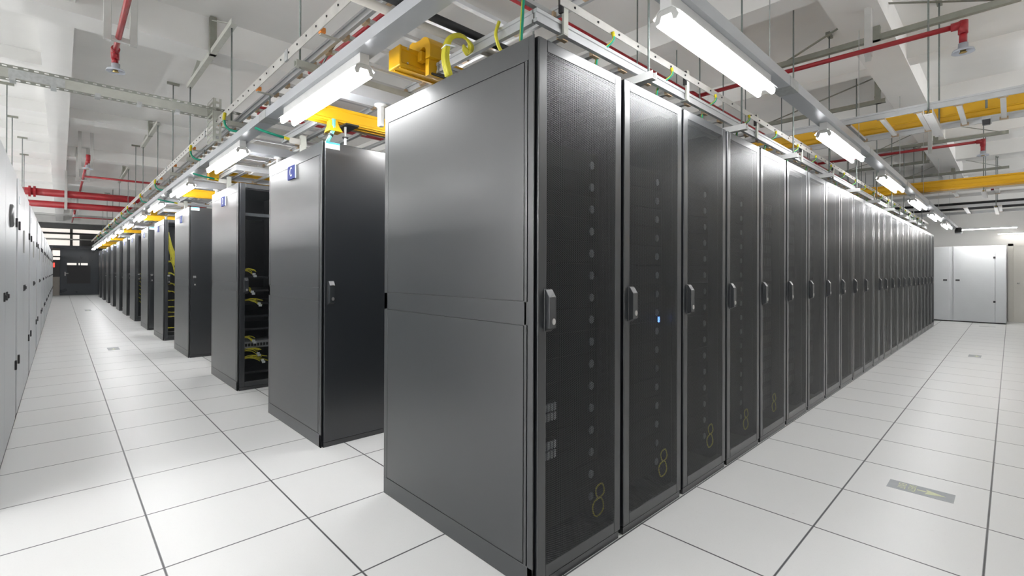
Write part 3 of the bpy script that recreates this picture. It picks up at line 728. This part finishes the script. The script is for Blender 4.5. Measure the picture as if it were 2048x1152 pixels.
for k, y in enumerate(LR):
    arm = y in (4.89, 6.80, 9.42, 11.29, 14.0, 16.3)
    rod(1.12, y, 2.585, 3.475 if arm and y < 8 else (3.60 if arm else ZC), 'threaded rod holding the left ladder, %s from the camera' % ('nearest' if k == 0 else ORD[k]), RODG, plate=not arm)
    cchan('support_channel', 'x', y, 1.09, 2.02, 2.585, 'pale_steel', 'pale steel channel under the left ladder at its %s rod from the camera' % ORD[k], 'steel channel', 'support channels under the left ladder')
MAINU = [2.32, 3.62, 4.82, 6.056, 7.38, 8.72, 10.0, 11.3, 12.6, 13.9]
for k, x in enumerate(MAINU):
    cchan('support_channel', 'y', x, 1.325, 2.28, 2.308, 'white_paint', 'white channel jutting out under the near ladder, %s from the corner rack' % ('first' if k == 0 else ORD[k]), 'steel channel', 'support channels under the near ladder', .046, .042)
    rod(x, 1.362, 2.318, ZC, 'threaded rod at the front edge of the right hand row, %s from the corner rack' % ORD[k], 'rods at the front of the right hand row', plate=True)
    rod(x, 2.235, 2.318, ZC, 'threaded rod at the back of the right hand row, %s from the corner rack' % ORD[k], 'rods at the back of the right hand row')
for k, (x, y, z0) in enumerate(((5.2, .47, 2.575), (6.06, .47, 2.575), (10.72, .30, 2.575), (11.6, .30, 2.575), (13.42, .2, 2.575), (14.98, .2, 2.575), (5.2, 2.15, 2.575), (10.72, 2.1, 2.575), (11.6, 2.1, 2.575))):
    rod(x, y, z0, 3.60 if False else ZC, 'threaded rod holding a crossing ladder %.1f metres along the right hand aisle, %s side' % (x, 'aisle' if y < 1 else 'rack'), 'rods holding the crossing ladders')
for k, (x0, x1, y, m) in enumerate(((5.17, 6.10, .47, 'white_paint'), (10.7, 11.65, .30, 'white_paint'), (13.4, 15.0, .2, 'white_paint'))):
    cchan('support_channel', 'x', y, x0, x1, 2.575, m, 'white channel under the %s ladder crossing the right hand aisle' % ['nearest', 'second', 'farthest'][k], 'steel channel', 'channels under the crossing ladders', .06, .042)
cl = thing('ladder_clamp', (5.9, .15, 2.60), 'black and silver clamp hanging under the nearest crossing ladder', 'clamp')
MB().box(5.80, 6.01, .115, .175, 2.60, 2.62).build('bracket', 'galvanised', cl, .003)
MB().box(5.79, 5.84, .12, .17, 2.555, 2.60).build('rubber_foot', 'black_plastic', cl, .004)
MB().tube([(5.815, .145, 2.70), (5.815, .145, 2.78)], .008, 8).build('stud', 'rod_zinc', cl)

# cantilever brackets on the ceiling beams
def arm_bracket(axis, c, a0, a1, z, pa, ptop, m, label, group, diag=True):
    o = thing('beam_bracket', ((c, pa, z) if axis == 'y' else (pa, c, z)), label, 'bracket', group)
    P = (lambda a, cc, zz: (cc, a, zz)) if axis == 'y' else (lambda a, cc, zz: (a, cc, zz))
    w = .05
    b = MB(); pr = [(c - w / 2, z), (c + w / 2, z), (c + w / 2, z + .005), (c - w / 2 + .005, z + .005), (c - w / 2 + .005, z + w), (c - w / 2, z + w)]
    b.prism(pr, axis, a0, a1); b.build('arm', m, o)
    b = MB(); q0 = P(pa, c - .03, z); q1 = P(pa + .06, c + .03, ptop)
    b.box(q0[0], q1[0], q0[1], q1[1], z, ptop); b.build('post', 'olive_steel', o)
    if diag:
        for e in (a0 + .06, a1 - .06):
            MB().bar(P(e, c, z + .03), P(pa + .03, c, ptop - .03), .035, .006).build('brace', m, o)
    return o
AG = 'cantilever brackets over the left hand aisle'
arm_bracket('y', 1.12, 4.80, 6.86, 3.475, 5.61, 3.86, 'pale_steel', 'nearest pale cantilever bracket on a ceiling beam over the left hand aisle', AG)
arm_bracket('y', 1.12, 9.30, 11.40, 3.60, 10.28, 3.86, 'pale_steel', 'second pale cantilever bracket on a ceiling beam over the left hand aisle', AG)
arm_bracket('y', 1.12, 13.9, 16.4, 3.60, 15.0, 3.86, 'pale_steel', 'third pale cantilever bracket on a ceiling beam over the left hand aisle', AG)
for k, (x, y0, y1, py) in enumerate(((5.55, -.06, 1.74, .84), (7.62, 1.10, 2.6, 1.15), (10.68, .02, 1.72, .84), (12.4, 1.10, 2.6, 1.15), (14.2, .02, 1.72, .84))):
    arm_bracket('y', x, y0, y1, 3.45, py, 3.83, 'olive_steel', 'olive steel truss bracket above the right hand aisle, %s' % ('nearest' if k == 0 else ORD[k] + ' from the camera'), 'truss brackets above the right hand aisle')
arm_bracket('x', 6.4, 5.6, 7.2, 3.45, 6.6, 3.83, 'olive_steel', 'olive steel bracket over the rows behind the corner rack', None)
arm_bracket('y', -.70, 6.2, 8.2, 3.5, 7.1, 3.85, 'pale_steel', 'pale cantilever bracket above the white cabinets on the left', None)
for k, (x, y) in enumerate(((-.62, 6.4), (-.62, 8.15), (-.55, 9.6), (-.6, 11.6), (-.55, 13.3), (-.6, 15.2))):
    rod(x, y, 2.3, ZC, 'threaded rod above the white cabinets, %s from the camera' % ORD[k], 'rods above the white cabinets')
# slotted tray at upper left
t = thing('slotted_tray', (-1.2, 5.0, 2.75), 'pair of slotted olive rails crossing above the left hand aisle', 'slotted rails')
def slotted(b, x0, x1, y0, y1, z, ph=0):
    e = .014; b.box(x0, x1, y0, y0 + e, z, z + .003); b.box(x0, x1, y1 - e, y1, z, z + .003)
    x = x0
    while x < x1: b.box(x, min(x + .030, x1), y0 + e, y1 - e, z, z + .003); x += .055
for y0 in (5.00, 5.34):
    b = MB(); slotted(b, -1.5, 1.24, y0, y0 + .072, 2.75); b.build('rail', 'olive_steel', t)
    if y0 > 5.2: MB().box(-1.5, 1.24, y0, y0 + .004, 2.753, 2.835).build('web', 'pale_steel', t)
for x in (-1.0, -.28, -.05, .22, .50, .78): MB().box(x - .015, x + .02, 5.33, 5.42, 2.735, 2.765).build('clip', 'galvanised', t)
MB().box(-.30, .02, 5.335, 5.339, 2.757, 2.83).build('web_lit_patch', 'galvanised', t)  # strip standing in for the brightly lit stretch of the web
t = thing('slotted_post', (1.06, 5.2, 2.5), 'short slotted steel post hanging at the left ladder edge', 'post')
def vslot(b, axis, a0, a1, c, z0, z1):
    e = .02
    def bx(p, q, za, zb):
        (b.box(p, q, c, c + .003, za, zb) if axis == 'x' else b.box(c, c + .003, p, q, za, zb))
    bx(a0, a0 + e, z0, z1); bx(a1 - e, a1, z0, z1); z = z0
    while z < z1: bx(a0 + e, a1 - e, z, min(z + .022, z1)); z += .05
b = MB(); vslot(b, 'x', 1.02, 1.085, 5.09, 2.47, 2.87); b.build('face', 'pale_steel', t)
b = MB(); vslot(b, 'y', 5.09, 5.33, 1.017, 2.47, 2.87); b.build('flange', 'olive_steel', t)

# ------------------------------------------------------------------ earthing bars and green-yellow wires
def wire(pts, label, group, r=.0085, sleeve=2):
    n = len(pts); o = tag(MB().tube(smooth(pts[sleeve - 1:]), r, 10).build('earth_wire', 'green_wire', None, 0, True, org=pts[0]), label, 'wire', group)
    MB().tube(pts[:sleeve], r * 1.18, 8).build('sleeve', 'yellow_sleeve', o, 0, True)
    MB().tube([Vector(q) + Vector((-r * .78, -r * .1, 0)) for q in smooth(pts[sleeve - 1:])], r * .34, 6).build('stripe', 'yellow_sleeve', o, 0, True)
    return o
t = thing('earthing_bar', (1.6, 1.40, 2.47), 'flat tinned earthing bar along the front of the right hand row', 'bar')
b = MB().box(1.62, 15.4, 1.392, 1.397, 2.466, 2.506); b.build('bar', 'tinned_bar', t)
g = MB()
for k in range(70): g.lathe((1.72 + .18 * k, 1.3915, 2.486), [(.001, -.004), (.006, -.004), (.006, .004), (.001, .004)], 6)
g.build('bolts', 'black_plastic', t)['kind'] = 'stuff'
for k in range(12):
    x = 1.652 + 1.19 * k
    pst = MB().box(x, x + .032, 1.399, 1.412, 2.350, 2.535); pst.box(x, x + .032, 1.399, 1.445, 2.345, 2.350)
    pst.build('post', 'pale_steel', t, .002)
    MB().box(x - .016, x - .001, 1.398, 1.42, 2.44, 2.525).build('insulator', 'black_plastic', t, .002)
for k in range(22):
    x = 1.40 + .603 * k
    if k == 0:
        wire([(1.50, 1.47, 2.80), (1.487, 1.47, 2.70), (1.462, 1.465, 2.52), (1.445, 1.462, 2.34), (1.436, 1.462, 2.201)], 'green and yellow earth wire dropping onto the corner rack top', 'earth wires along the right hand row', .008, 2); continue
    wire([(x + .01, 1.385, 2.476), (x + .018, 1.383, 2.455), (x + .015, 1.392, 2.43), (x - .012, 1.46, 2.37), (x - .03, 1.46, 2.26), (x - .03, 1.47, 2.2)],
         'green and yellow earth wire dropping onto the %s rack of the right hand row' % ORD[k], 'earth wires along the right hand row', .0075, 2)
t = thing('earthing_bar', (1.06, 2, 2.64), 'flat tinned earthing bar along the left hand aisle ladder', 'bar')
MB().box(1.058, 1.063, .2, 30, 2.632, 2.700).build('bar', 'tinned_bar', t)
g = MB()
for k in range(98): g.lathe((1.0575, .5 + .15 * k, 2.67), [(.001, -.005), (.006, -.005), (.006, .005), (.001, .005)], 6)
g.build('bolts', 'black_plastic', t)['kind'] = 'stuff'
for k in range(22):
    y = 2.72 + 1.2 * k
    MB().box(1.064, 1.095, y - .018, y + .018, 2.625, 2.655).build('insulator', 'orange_plastic', t, .003)
    MB().box(1.068, 1.185, y - .012, y + .012, 2.614, 2.622).build('bracket', 'pale_steel', t)
    if k % 2 == 0: MB().box(1.052, 1.066, y + .5, y + .55, 2.63, 2.70).build('joint_plate', 'galvanised', t)
LWY = [4.80, 6.30, 9.05, 10.9, 13.2, 14.6, 16.4, 18.6, 20.6, 22.6, 24.8]
for k, y in enumerate(LWY):
    wire([(1.05, y, 2.665), (1.043, y, 2.63), (1.043, y, 2.60), (1.05, y, 2.56), (1.07, y - .01, 2.53), (1.10, y - .03, 2.512), (1.17, y - .06, 2.506), (1.26, y - .08, 2.506)], 'curved green earth wire hanging from the left bar, %s from the camera' % ('nearest' if k == 0 else ORD[k]), 'earth wires along the left hand aisle', .011, 3)
for k, (y, nm) in enumerate(((3.9, 'C'), (6.2, 'D'), (8.8, 'E'))):
    o = tag(MB().tube([(1.05, y, 2.335), (1.15, y, 2.318), (1.255, y, 2.305)], .010, 8).build('earth_wire', 'green_wire', None, 0, True, org=(1.15, y, 2.3)), 'straight green earth wire end above the row %s rack' % nm, 'wire', 'earth wire ends above the rows')
    MB().tube([(1.255, y, 2.305), (1.295, y, 2.300)], .0115, 8).build('sleeve', 'yellow_sleeve', o, 0, True)
    l = MB().box(1.295, 1.42, y - .003, y + .003, 2.27, 2.315).build('lug_bar', 'tinned_bar', o)
    MB().box(1.38, 1.42, y - .02, y + .02, 2.202, 2.345).build('lug_post', 'pale_steel', o)

# ------------------------------------------------------------------ yellow fibre ducts
DG = 'yellow fibre ducts above the rows'
def duct(axis, c, z, a0, a1, label, group, w=.10, hh=.105, cap=True, ns=2):
    t = thing('fibre_duct', ((a0, c, z) if axis == 'x' else (c, a0, z)), label, 'cable duct', group)
    pr = [(c - w / 2 - .008, z), (c - w / 2 - .008, z + .012), (c - w / 2, z + .020), (c - w / 2, z + hh - .022), (c - w / 2 - .007, z + hh - .018), (c - w / 2 - .007, z + hh), (c - w / 2 + .012, z + hh), (c - w / 2 + .004, z + hh - .01), (c - w / 2 + .005, z + .006),
          (c + w / 2 - .005, z + .006), (c + w / 2 - .004, z + hh - .01), (c + w / 2 - .012, z + hh), (c + w / 2 + .007, z + hh), (c + w / 2 + .007, z + hh - .018), (c + w / 2, z + hh - .022), (c + w / 2, z + .020), (c + w / 2 + .008, z + .012), (c + w / 2 + .008, z)]
    MB().prism(pr, axis, a0 + .012, a1).build('trough', 'yellow_duct', t)
    if cap:
        P = (lambda a, u: (a, u)) if axis == 'x' else (lambda a, u: (u, a))
        q0 = P(a0, c - w / 2 - .010); q1 = P(a0 + .016, c + w / 2 + .010)
        MB().box(q0[0], q1[0], q0[1], q1[1], z - .004, z + hh + .004).build('end_cap', 'yellow_duct', t, .006)
    rib = MB()
    for s in (-1, 1):
        cc = c + s * (w / 2 - .02)
        (rib.box(a0 + .02, a1, cc - .005, cc + .005, z - .006, z) if axis == 'x' else rib.box(cc - .005, cc + .005, a0 + .02, a1, z - .006, z))
    rib.build('bottom_rib', 'yellow_duct', t)
    if axis == 'y':
        for zz, rr in ((z + hh * .32, .010), (z + hh * .80, .006)):
            MB().tube([(c - w / 2, a0 + .02, zz), (c - w / 2, a1, zz)], rr, 10).build('side_rib', 'yellow_duct', t, 0, True)
    return t
dm = duct('x', 2.315, 2.375, 1.310, 15.0, 'yellow fibre duct behind the ladder above the long right hand row', DG)
g = MB()
for z in (2.393, 2.47): g.lathe((1.36, 2.256, z), [(.001, -.004), (.006, -.004), (.006, .004), (.001, .004)], 8)
g.build('screws', 'chrome', dm)
# waterfall elbow rising from the trough and pouring over its front
def arc(cy, cz, r, a0, a1, n): return [(cy + r * math.cos(R(a0 + (a1 - a0) * k / n)), cz + r * math.sin(R(a0 + (a1 - a0) * k / n))) for k in range(n + 1)]
EY, EZ = .065, .023
outer = [(2.30, 2.452), (2.30, 2.530), (2.265, 2.536), (2.235, 2.524)] + [(2.20, 2.522)] + arc(2.16, 2.456, .07, 70, 180, 8) + [(2.09, 2.40)]
inner = [(2.135, 2.40)] + arc(2.16, 2.446, .026, 180, 60, 6) + [(2.22, 2.452)]
eb = MB().prism([(u + EY, v + EZ) for u, v in outer + inner], 'x', 1.435, 1.555); eb.build('waterfall_elbow', 'yellow_duct', dm, .003)
MB().box(1.445, 1.547, 2.180, 2.215, 2.335, 2.428).build('elbow_spout', 'yellow_duct', dm, .003)
MB().box(1.425, 1.46, 2.225, 2.262, 2.42, 2.475).build('elbow_clip', 'yellow_duct', dm, .003)
for i, (ch, y) in enumerate(ROWS):
    yc = y + .045 if i % 2 == 0 else y + .955
    duct('x', yc, 2.352, 1.262, 5.0, 'yellow fibre duct above rack row ' + ch, DG)
dc = thing('duct_outlet', (1.40, 3.39, 2.30), 'yellow trumpet outlet under the row C duct', 'duct outlet')
MB().loft([[(x + s * w, yy, z) for s, yy in ((-1, 3.385 - d), (1, 3.385 - d), (1, 3.385 + d), (-1, 3.385 + d))] for x, w, d, z in ((1.42, .028, .03, 2.352), (1.425, .032, .035, 2.315), (1.43, .05, .05, 2.27))]).build('spout', 'yellow_duct', dc, .004)
b = MB()
for k in range(7):
    a = .9 * k
    b.tube([(1.42 + .010 * math.cos(a), 3.36 + .008 * math.sin(a), 2.36), (1.415 + .012 * math.cos(a), 3.352 + .008 * math.sin(a), 2.28), (1.395 + .010 * math.cos(a), 3.352 + .008 * math.sin(a), 2.235), (1.375 + .012 * math.cos(a), 3.355, 2.19)], .0045, 6)
o = tag(b.build('fibre_bundle', 'aqua_cable', None, 0, True, org=(1.4, 3.36, 2.25)), 'aqua fibre bundle dropping from the duct outlet onto the row C rack', 'cable bundle')
MB().tube([(1.398, 3.352, 2.246), (1.393, 3.352, 2.232)], .0185, 12).build('strap', 'black_plastic', o, 0, True)
o = thing('duct_stand', (1.52, 3.42, 2.2), 'black slotted foot on a stud carrying the row C duct', 'stand')
MB().box(1.50, 1.60, 3.33, 3.52, 2.332, 2.346).build('foot', 'black_plastic', o, .002)
MB().tube([(1.525, 3.40, 2.2), (1.525, 3.40, 2.332)], .009, 8).build('stud', 'galvanised', o)
MB().lathe((1.525, 3.40, 2.25), [(.001, 0), (.022, 0), (.022, .008), (.001, .008)], 10).build('washer', 'black_plastic', o)
b = MB().box(1.46, 1.60, 2.17, 2.20, 2.338, 2.349); tag(b.build('duct_support', 'black_plastic', None, .002, org=(1.5, 2.2, 2.34)), 'black slotted foot under the duct above the corner rack', 'stand')
# crossing ducts over the right hand aisle
duct('y', 6.20, 2.695, -2.6, 2.35, 'yellow duct crossing high over the right hand aisle, nearest', 'ducts crossing the right hand aisle', .22, .20)
duct('y', 10.50, 2.64, -2.6, 3.2, 'yellow duct crossing high over the right hand aisle, farther', 'ducts crossing the right hand aisle', .20, .145)
t = thing('fibre_duct', (4.9, 2.25, 2.50), 'yellow angled joining duct behind the near ladder below the crossing duct', 'cable duct')
MB().box(5.3, 6.0, 2.32, 2.62, 2.50, 2.612).build('trough', 'yellow_duct', t, .006); MB().box(5.28, 5.50, 2.20, 2.32, 2.49, 2.612).build('collar', 'yellow_duct', t, .006)
# coil of yellow cable on the near ladder end
b = MB()
for k in range(9):
    u = (k % 3) * .010; v = (k // 3) * .010
    b.tube(smooth([(1.345 + u, 1.88 - v, 2.205), (1.33 + u, 1.89 - v, 2.30), (1.355 + u * .6, 1.885 - v, 2.395 - v * .3), (1.42 + u * .4, 1.87 - v, 2.432 - v), (1.475 - u * .4, 1.86 - v, 2.40 - v * .8), (1.47 - u, 1.85, 2.355 - u), (1.42, 1.845, 2.35 + v)]), .0062, 7)
o = tag(b.build('cable_coil', 'yellow_cable', None, 0, True, org=(1.4, 1.88, 2.2)), 'coil of bright yellow cables draped over the ladder end above the corner rack', 'cable coil')
MB().tube([(1.325, 1.855, 2.345), (1.335, 1.90, 2.345), (1.38, 1.90, 2.352), (1.375, 1.852, 2.352), (1.325, 1.855, 2.345)], .004, 6).build('cable_tie', 'label_white', o)
tag(MB().tube(smooth([(1.49, 1.66, 2.44), (1.465, 1.655, 2.37), (1.48, 1.64, 2.30), (1.52, 1.63, 2.29), (1.60, 1.62, 2.29)]), .008, 7).build('cable', 'yellow_cable', None, 0, True, org=(1.48, 1.65, 2.3)), 'short bent yellow cable end beside the coil above the corner rack', 'cable')

# ------------------------------------------------------------------ sprinkler pipes
def sprinkler(pts, head, label, group, r=.021):
    """pipe along pts, then an elbow down to a shielded head at head"""
    s = thing('sprinkler_pipe', head, label, 'sprinkler pipe', group)
    MB().tube(pts, r, 12).build('pipe', 'red_pipe', s, 0, True)
    e = pts[-1]; d = (Vector(pts[-2]) - Vector(e)).normalized()
    b = MB().tube([Vector(e) + d * .07, Vector(e) + d * .01], r * 1.5, 12); b.tube([(e[0], e[1], e[2] + r * 1.4), (e[0], e[1], e[2] - .07)], r * 1.45, 12)
    b.build('elbow', 'red_pipe', s, 0, True)
    MB().tube([(e[0], e[1], e[2] - .06), (e[0], e[1], head[2] + .055)], r * 1.15, 12).build('drop', 'red_pipe', s, 0, True)
    MB().lathe(head, [(.001, .055), (.030, .055), (.030, .016), (.062, .004), (.069, -.016), (.066, -.016), (.060, -.002), (.028, .006), (.001, .006)], 24).build('shield', 'shield_grey', s, 0, True)
    MB().lathe(head, [(.001, .004), (.018, .004), (.016, -.012), (.024, -.016), (.001, -.018)], 12).build('nozzle', 'brass', s, 0, True)
    return s
SGp = 'sprinkler pipes over the right hand aisle'
def uframe(x, y, w, z0, label, group, axis='x'):
    t = thing('pipe_hanger', (x, y, z0), label, 'hanger', group)
    for s in (-1, 1):
        a = x + s * w / 2; MB().box(a - .025, a + .025, y - .02, y + .02, z0, ZC).build('leg', 'grey_paint', t, .003)
    MB().box(x - w / 2 + .025, x + w / 2 - .025, y - .02, y + .02, z0 + .005, z0 + .045).build('crossbar', 'grey_paint', t, .003)
sprinkler([(5.08, 2.36, 3.21), (5.08, 1.5, 3.21), (5.08, .255, 3.20)], (5.08, .255, 3.00), 'red sprinkler pipe with a shielded head over the right hand aisle, nearest', SGp)
sprinkler([(9.75, 2.36, 3.21), (9.75, .28, 3.20)], (9.75, .28, 3.00), 'red sprinkler pipe with a shielded head over the right hand aisle, middle one', SGp)
sprinkler([(14.5, 2.36, 3.21), (14.5, .27, 3.20)], (14.5, .27, 3.00), 'red sprinkler pipe with a shielded head over the right hand aisle, farthest', SGp)
for k, x in enumerate((5.12, 9.75, 14.5)):
    t = thing('pipe_hanger', (x, .86, 3.15), 'pale post holding the %s sprinkler pipe over the right hand aisle' % ['nearest', 'middle', 'farthest'][k], 'hanger', 'posts holding the right hand sprinkler pipes')
    MB().box(x - .035, x + .035, .835, .885, 3.165, ZC).build('post', 'grey_paint', t, .004)
    MB().prism([(x - .035, 3.165), (x + .035, 3.165), (x, 3.12)], 'y', .84, .88).build('tip', 'grey_paint', t)
b = thing('sprinkler_main', (5.0, 2.42, 3.21), 'red sprinkler main running along behind the right hand row', 'pipe')
MB().tube([(1.6, 2.42, 3.21), (15.2, 2.42, 3.21)], .034, 14).build('pipe', 'red_pipe', b, 0, True)
for x in (5.08, 9.75, 14.5):
    MB().tube([(x - .07, 2.42, 3.21), (x + .07, 2.42, 3.21)], .050, 14).build('tee', 'red_pipe', b, 0, True)
    MB().tube([(x - .4, 2.42, 3.24), (x - .4, 2.42, ZC)], .007, 6).build('hanger', 'rod_zinc', b)
LS = 'sprinkler pipes over the left hand aisle'
sprinkler([(.34, 1.0, 3.20), (.34, 5.45, 3.20)], (.345, 5.45, 3.035), 'red sprinkler pipe with a shielded head over the left hand aisle, nearest', LS)
sprinkler([(.335, 15.9, 3.20), (.335, 10.9, 3.22)], (.335, 11.1, 3.05), 'red sprinkler pipe with a shielded head over the left hand aisle, second', LS)
sprinkler([(.33, 26.0, 3.20), (.33, 21.2, 3.22)], (.33, 21.2, 3.05), 'red sprinkler pipe with a shielded head over the left hand aisle, farthest', LS)
uframe(.355, 5.13, .17, 3.165, 'grey U shaped hanger around the nearest left sprinkler pipe', 'U hangers on the left sprinkler pipes')
uframe(.335, 12.0, .17, 3.165, 'grey U shaped hanger around the second left sprinkler pipe, nearer one', 'U hangers on the left sprinkler pipes')
uframe(.335, 13.6, .17, 3.165, 'grey U shaped hanger around the second left sprinkler pipe, farther one', 'U hangers on the left sprinkler pipes')
uframe(.33, 22.0, .17, 3.165, 'grey U shaped hanger around the farthest left sprinkler pipe', 'U hangers on the left sprinkler pipes')
for k, (y, x1, nm) in enumerate(((13.1, 2.3, 'thin red branch pipe crossing the left hand aisle, nearer'), (23.4, 2.3, 'thin red branch pipe crossing the left hand aisle, farther'))):
    tag(MB().tube([(.33, y, 3.20), (x1, y, 3.20)], .021, 10).build('branch_pipe', 'red_pipe', None, 0, True, org=(.33, y, 3.2)), nm, 'pipe', 'branch pipes across the left hand aisle')
for k, (z, nm) in enumerate(((3.085, 'upper'), (2.815, 'lower'))):
    o = thing('fire_main', (0, 15.5, z), '%s of the two thick red fire mains crossing the left hand aisle' % nm, 'pipe', 'fire mains crossing the left hand aisle')
    MB().tube([(-1.7, 15.5, z), (4.5, 15.5, z)], .085 if k == 0 else .075, 16).build('pipe', 'red_pipe', o, 0, True)
    if k == 0: 
        for dx in (-.04, .04): MB().tube([(-.50 + dx, 15.5, z), (-.46 + dx, 15.5, z)], .125, 16).build('flange', 'red_pipe', o, 0, False)
t = thing('pipe_hanger', (.08, 15.4, 2.7), 'pale vertical channel holding the two thick red fire mains', 'hanger')
MB().box(.06, .11, 15.36, 15.40, 2.70, ZC).build('post', 'grey_paint', t, .003)
# red main seen above the left ladder
tag(MB().tube([(1.93, 3.3, 3.4), (1.93, 5.2, 3.4)], .02, 10).build('branch_pipe', 'red_pipe', None, 0, True, org=(1.93, 3.5, 3.4)), 'thin red pipe glimpsed through the left ladder rungs', 'pipe')
tag(MB().tube([(2.0, 7.3, 3.53), (6.0, 7.3, 3.53)], .065, 14).build('fire_main', 'red_pipe', None, 0, True, org=(3, 7.3, 3.53)), 'thick red pipe glimpsed beneath the yellow duct of row C', 'pipe')
MB().tube([(3, 7.3, 3.53), (3, 7.3, ZC)], .008, 6).build('hanger', 'rod_zinc', COL.objects['fire_main.002'])

# ------------------------------------------------------------------ strip lights at the right end wall, detector
for k, (x, y0, y1, z) in enumerate(((16.6, -.12, .90, 2.385), (18.1, -1.6, .25, 2.33))):
    o = thing('strip_light', (x, y0, z), ['lit strip light hanging across the right hand aisle end', 'lit strip light on the right hand end wall'][k], 'light fitting', 'strip lights at the right hand end')
    MB().box(x - .03, x + .03, y0, y1, z, z + .03).build('body', 'white_paint', o)
    MB().box(x - .022, x + .022, y0 + .02, y1 - .02, z - .014, z).build('diffuser', 'tube_strip' if k == 0 else 'strip_glow', o)
dt = thing('smoke_detector', (16.5, .912, 2.33), 'small dark round detector hanging at the end of the right hand light line', 'detector')
MB().lathe((16.5, .912, 2.30), [(.001, .13), (.05, .13), (.075, .06), (.07, .0), (.001, 0)], 18).build('body', 'black_plastic', dt, 0, True)
MB().lathe((16.5, .912, 2.275), [(.001, .025), (.07, .025), (.06, 0), (.001, 0)], 18).build('ring', 'label_white', dt, 0, True)

# ------------------------------------------------------------------ exit arrows stuck on the floor
def sticker(x0, x1, y0, y1, axis, label, lettering, flip=1):
    """axis: the way the arrow points along"""
    s = thing('floor_sticker', ((x0 + x1) / 2, (y0 + y1) / 2, 0), label, 'floor sticker', 'exit arrows stuck on the floor')
    MB().box(x0, x1, y0, y1, 0.0002, .0012).build('backing', 'sticker_grey', s)
    cx, cy = (x0 + x1) / 2, (y0 + y1) / 2; L = (y1 - y0) if axis == 'y' else (x1 - x0); w = (x1 - x0) if axis == 'y' else (y1 - y0)
    pts = [(-.045, .10), (-.045, .40), (-.25, .33), (-.03, .92), (.25, .33), (.05, .40), (.05, .10)]
    def P(u, v, z): return (cx + u * w * 1.1, cy + L / 2 - (.40 + v * .52) * L, z) if axis == 'y' else (cx - L / 2 + (.25 + v * .5) * L, cy + u * w * 1.1, z)
    poly = MB(); poly.loft([[P(u, v, .0012) for u, v in pts], [P(u, v, .0018) for u, v in pts]]); poly.build('arrow', 'sticker_glow', s)
    if lettering:
        text('lettering', 'EXIT', .052, 'sticker_glow', s, (cx + .004, cy + L / 2 - .062, .0014), (0, 0, R(180)), (.88, 1, 1))
        text('lettering', 'SAFETY', .046, 'sticker_glow', s, (cx, cy + L / 2 - .108, .0014), (0, 0, R(180)), (.72, 1.05, 1))
sticker(3.555, 3.696, .216, .509, 'y', 'grey floor sticker with a pale arrow, nearest in the right hand aisle', True)
sticker(10.02, 10.31, .309, .450, 'y', 'grey floor sticker midway down the right hand aisle', False)
sticker(16.05, 16.16, .249, .529, 'y', 'thin grey floor sticker in front of the grey air handler', False)
sticker(.556, .700, 9.85, 10.20, 'y', 'grey floor sticker in the left hand aisle, nearer one', False)
sticker(.57, .715, 19.95, 20.7, 'y', 'grey floor sticker in the left hand aisle, farther one', False)
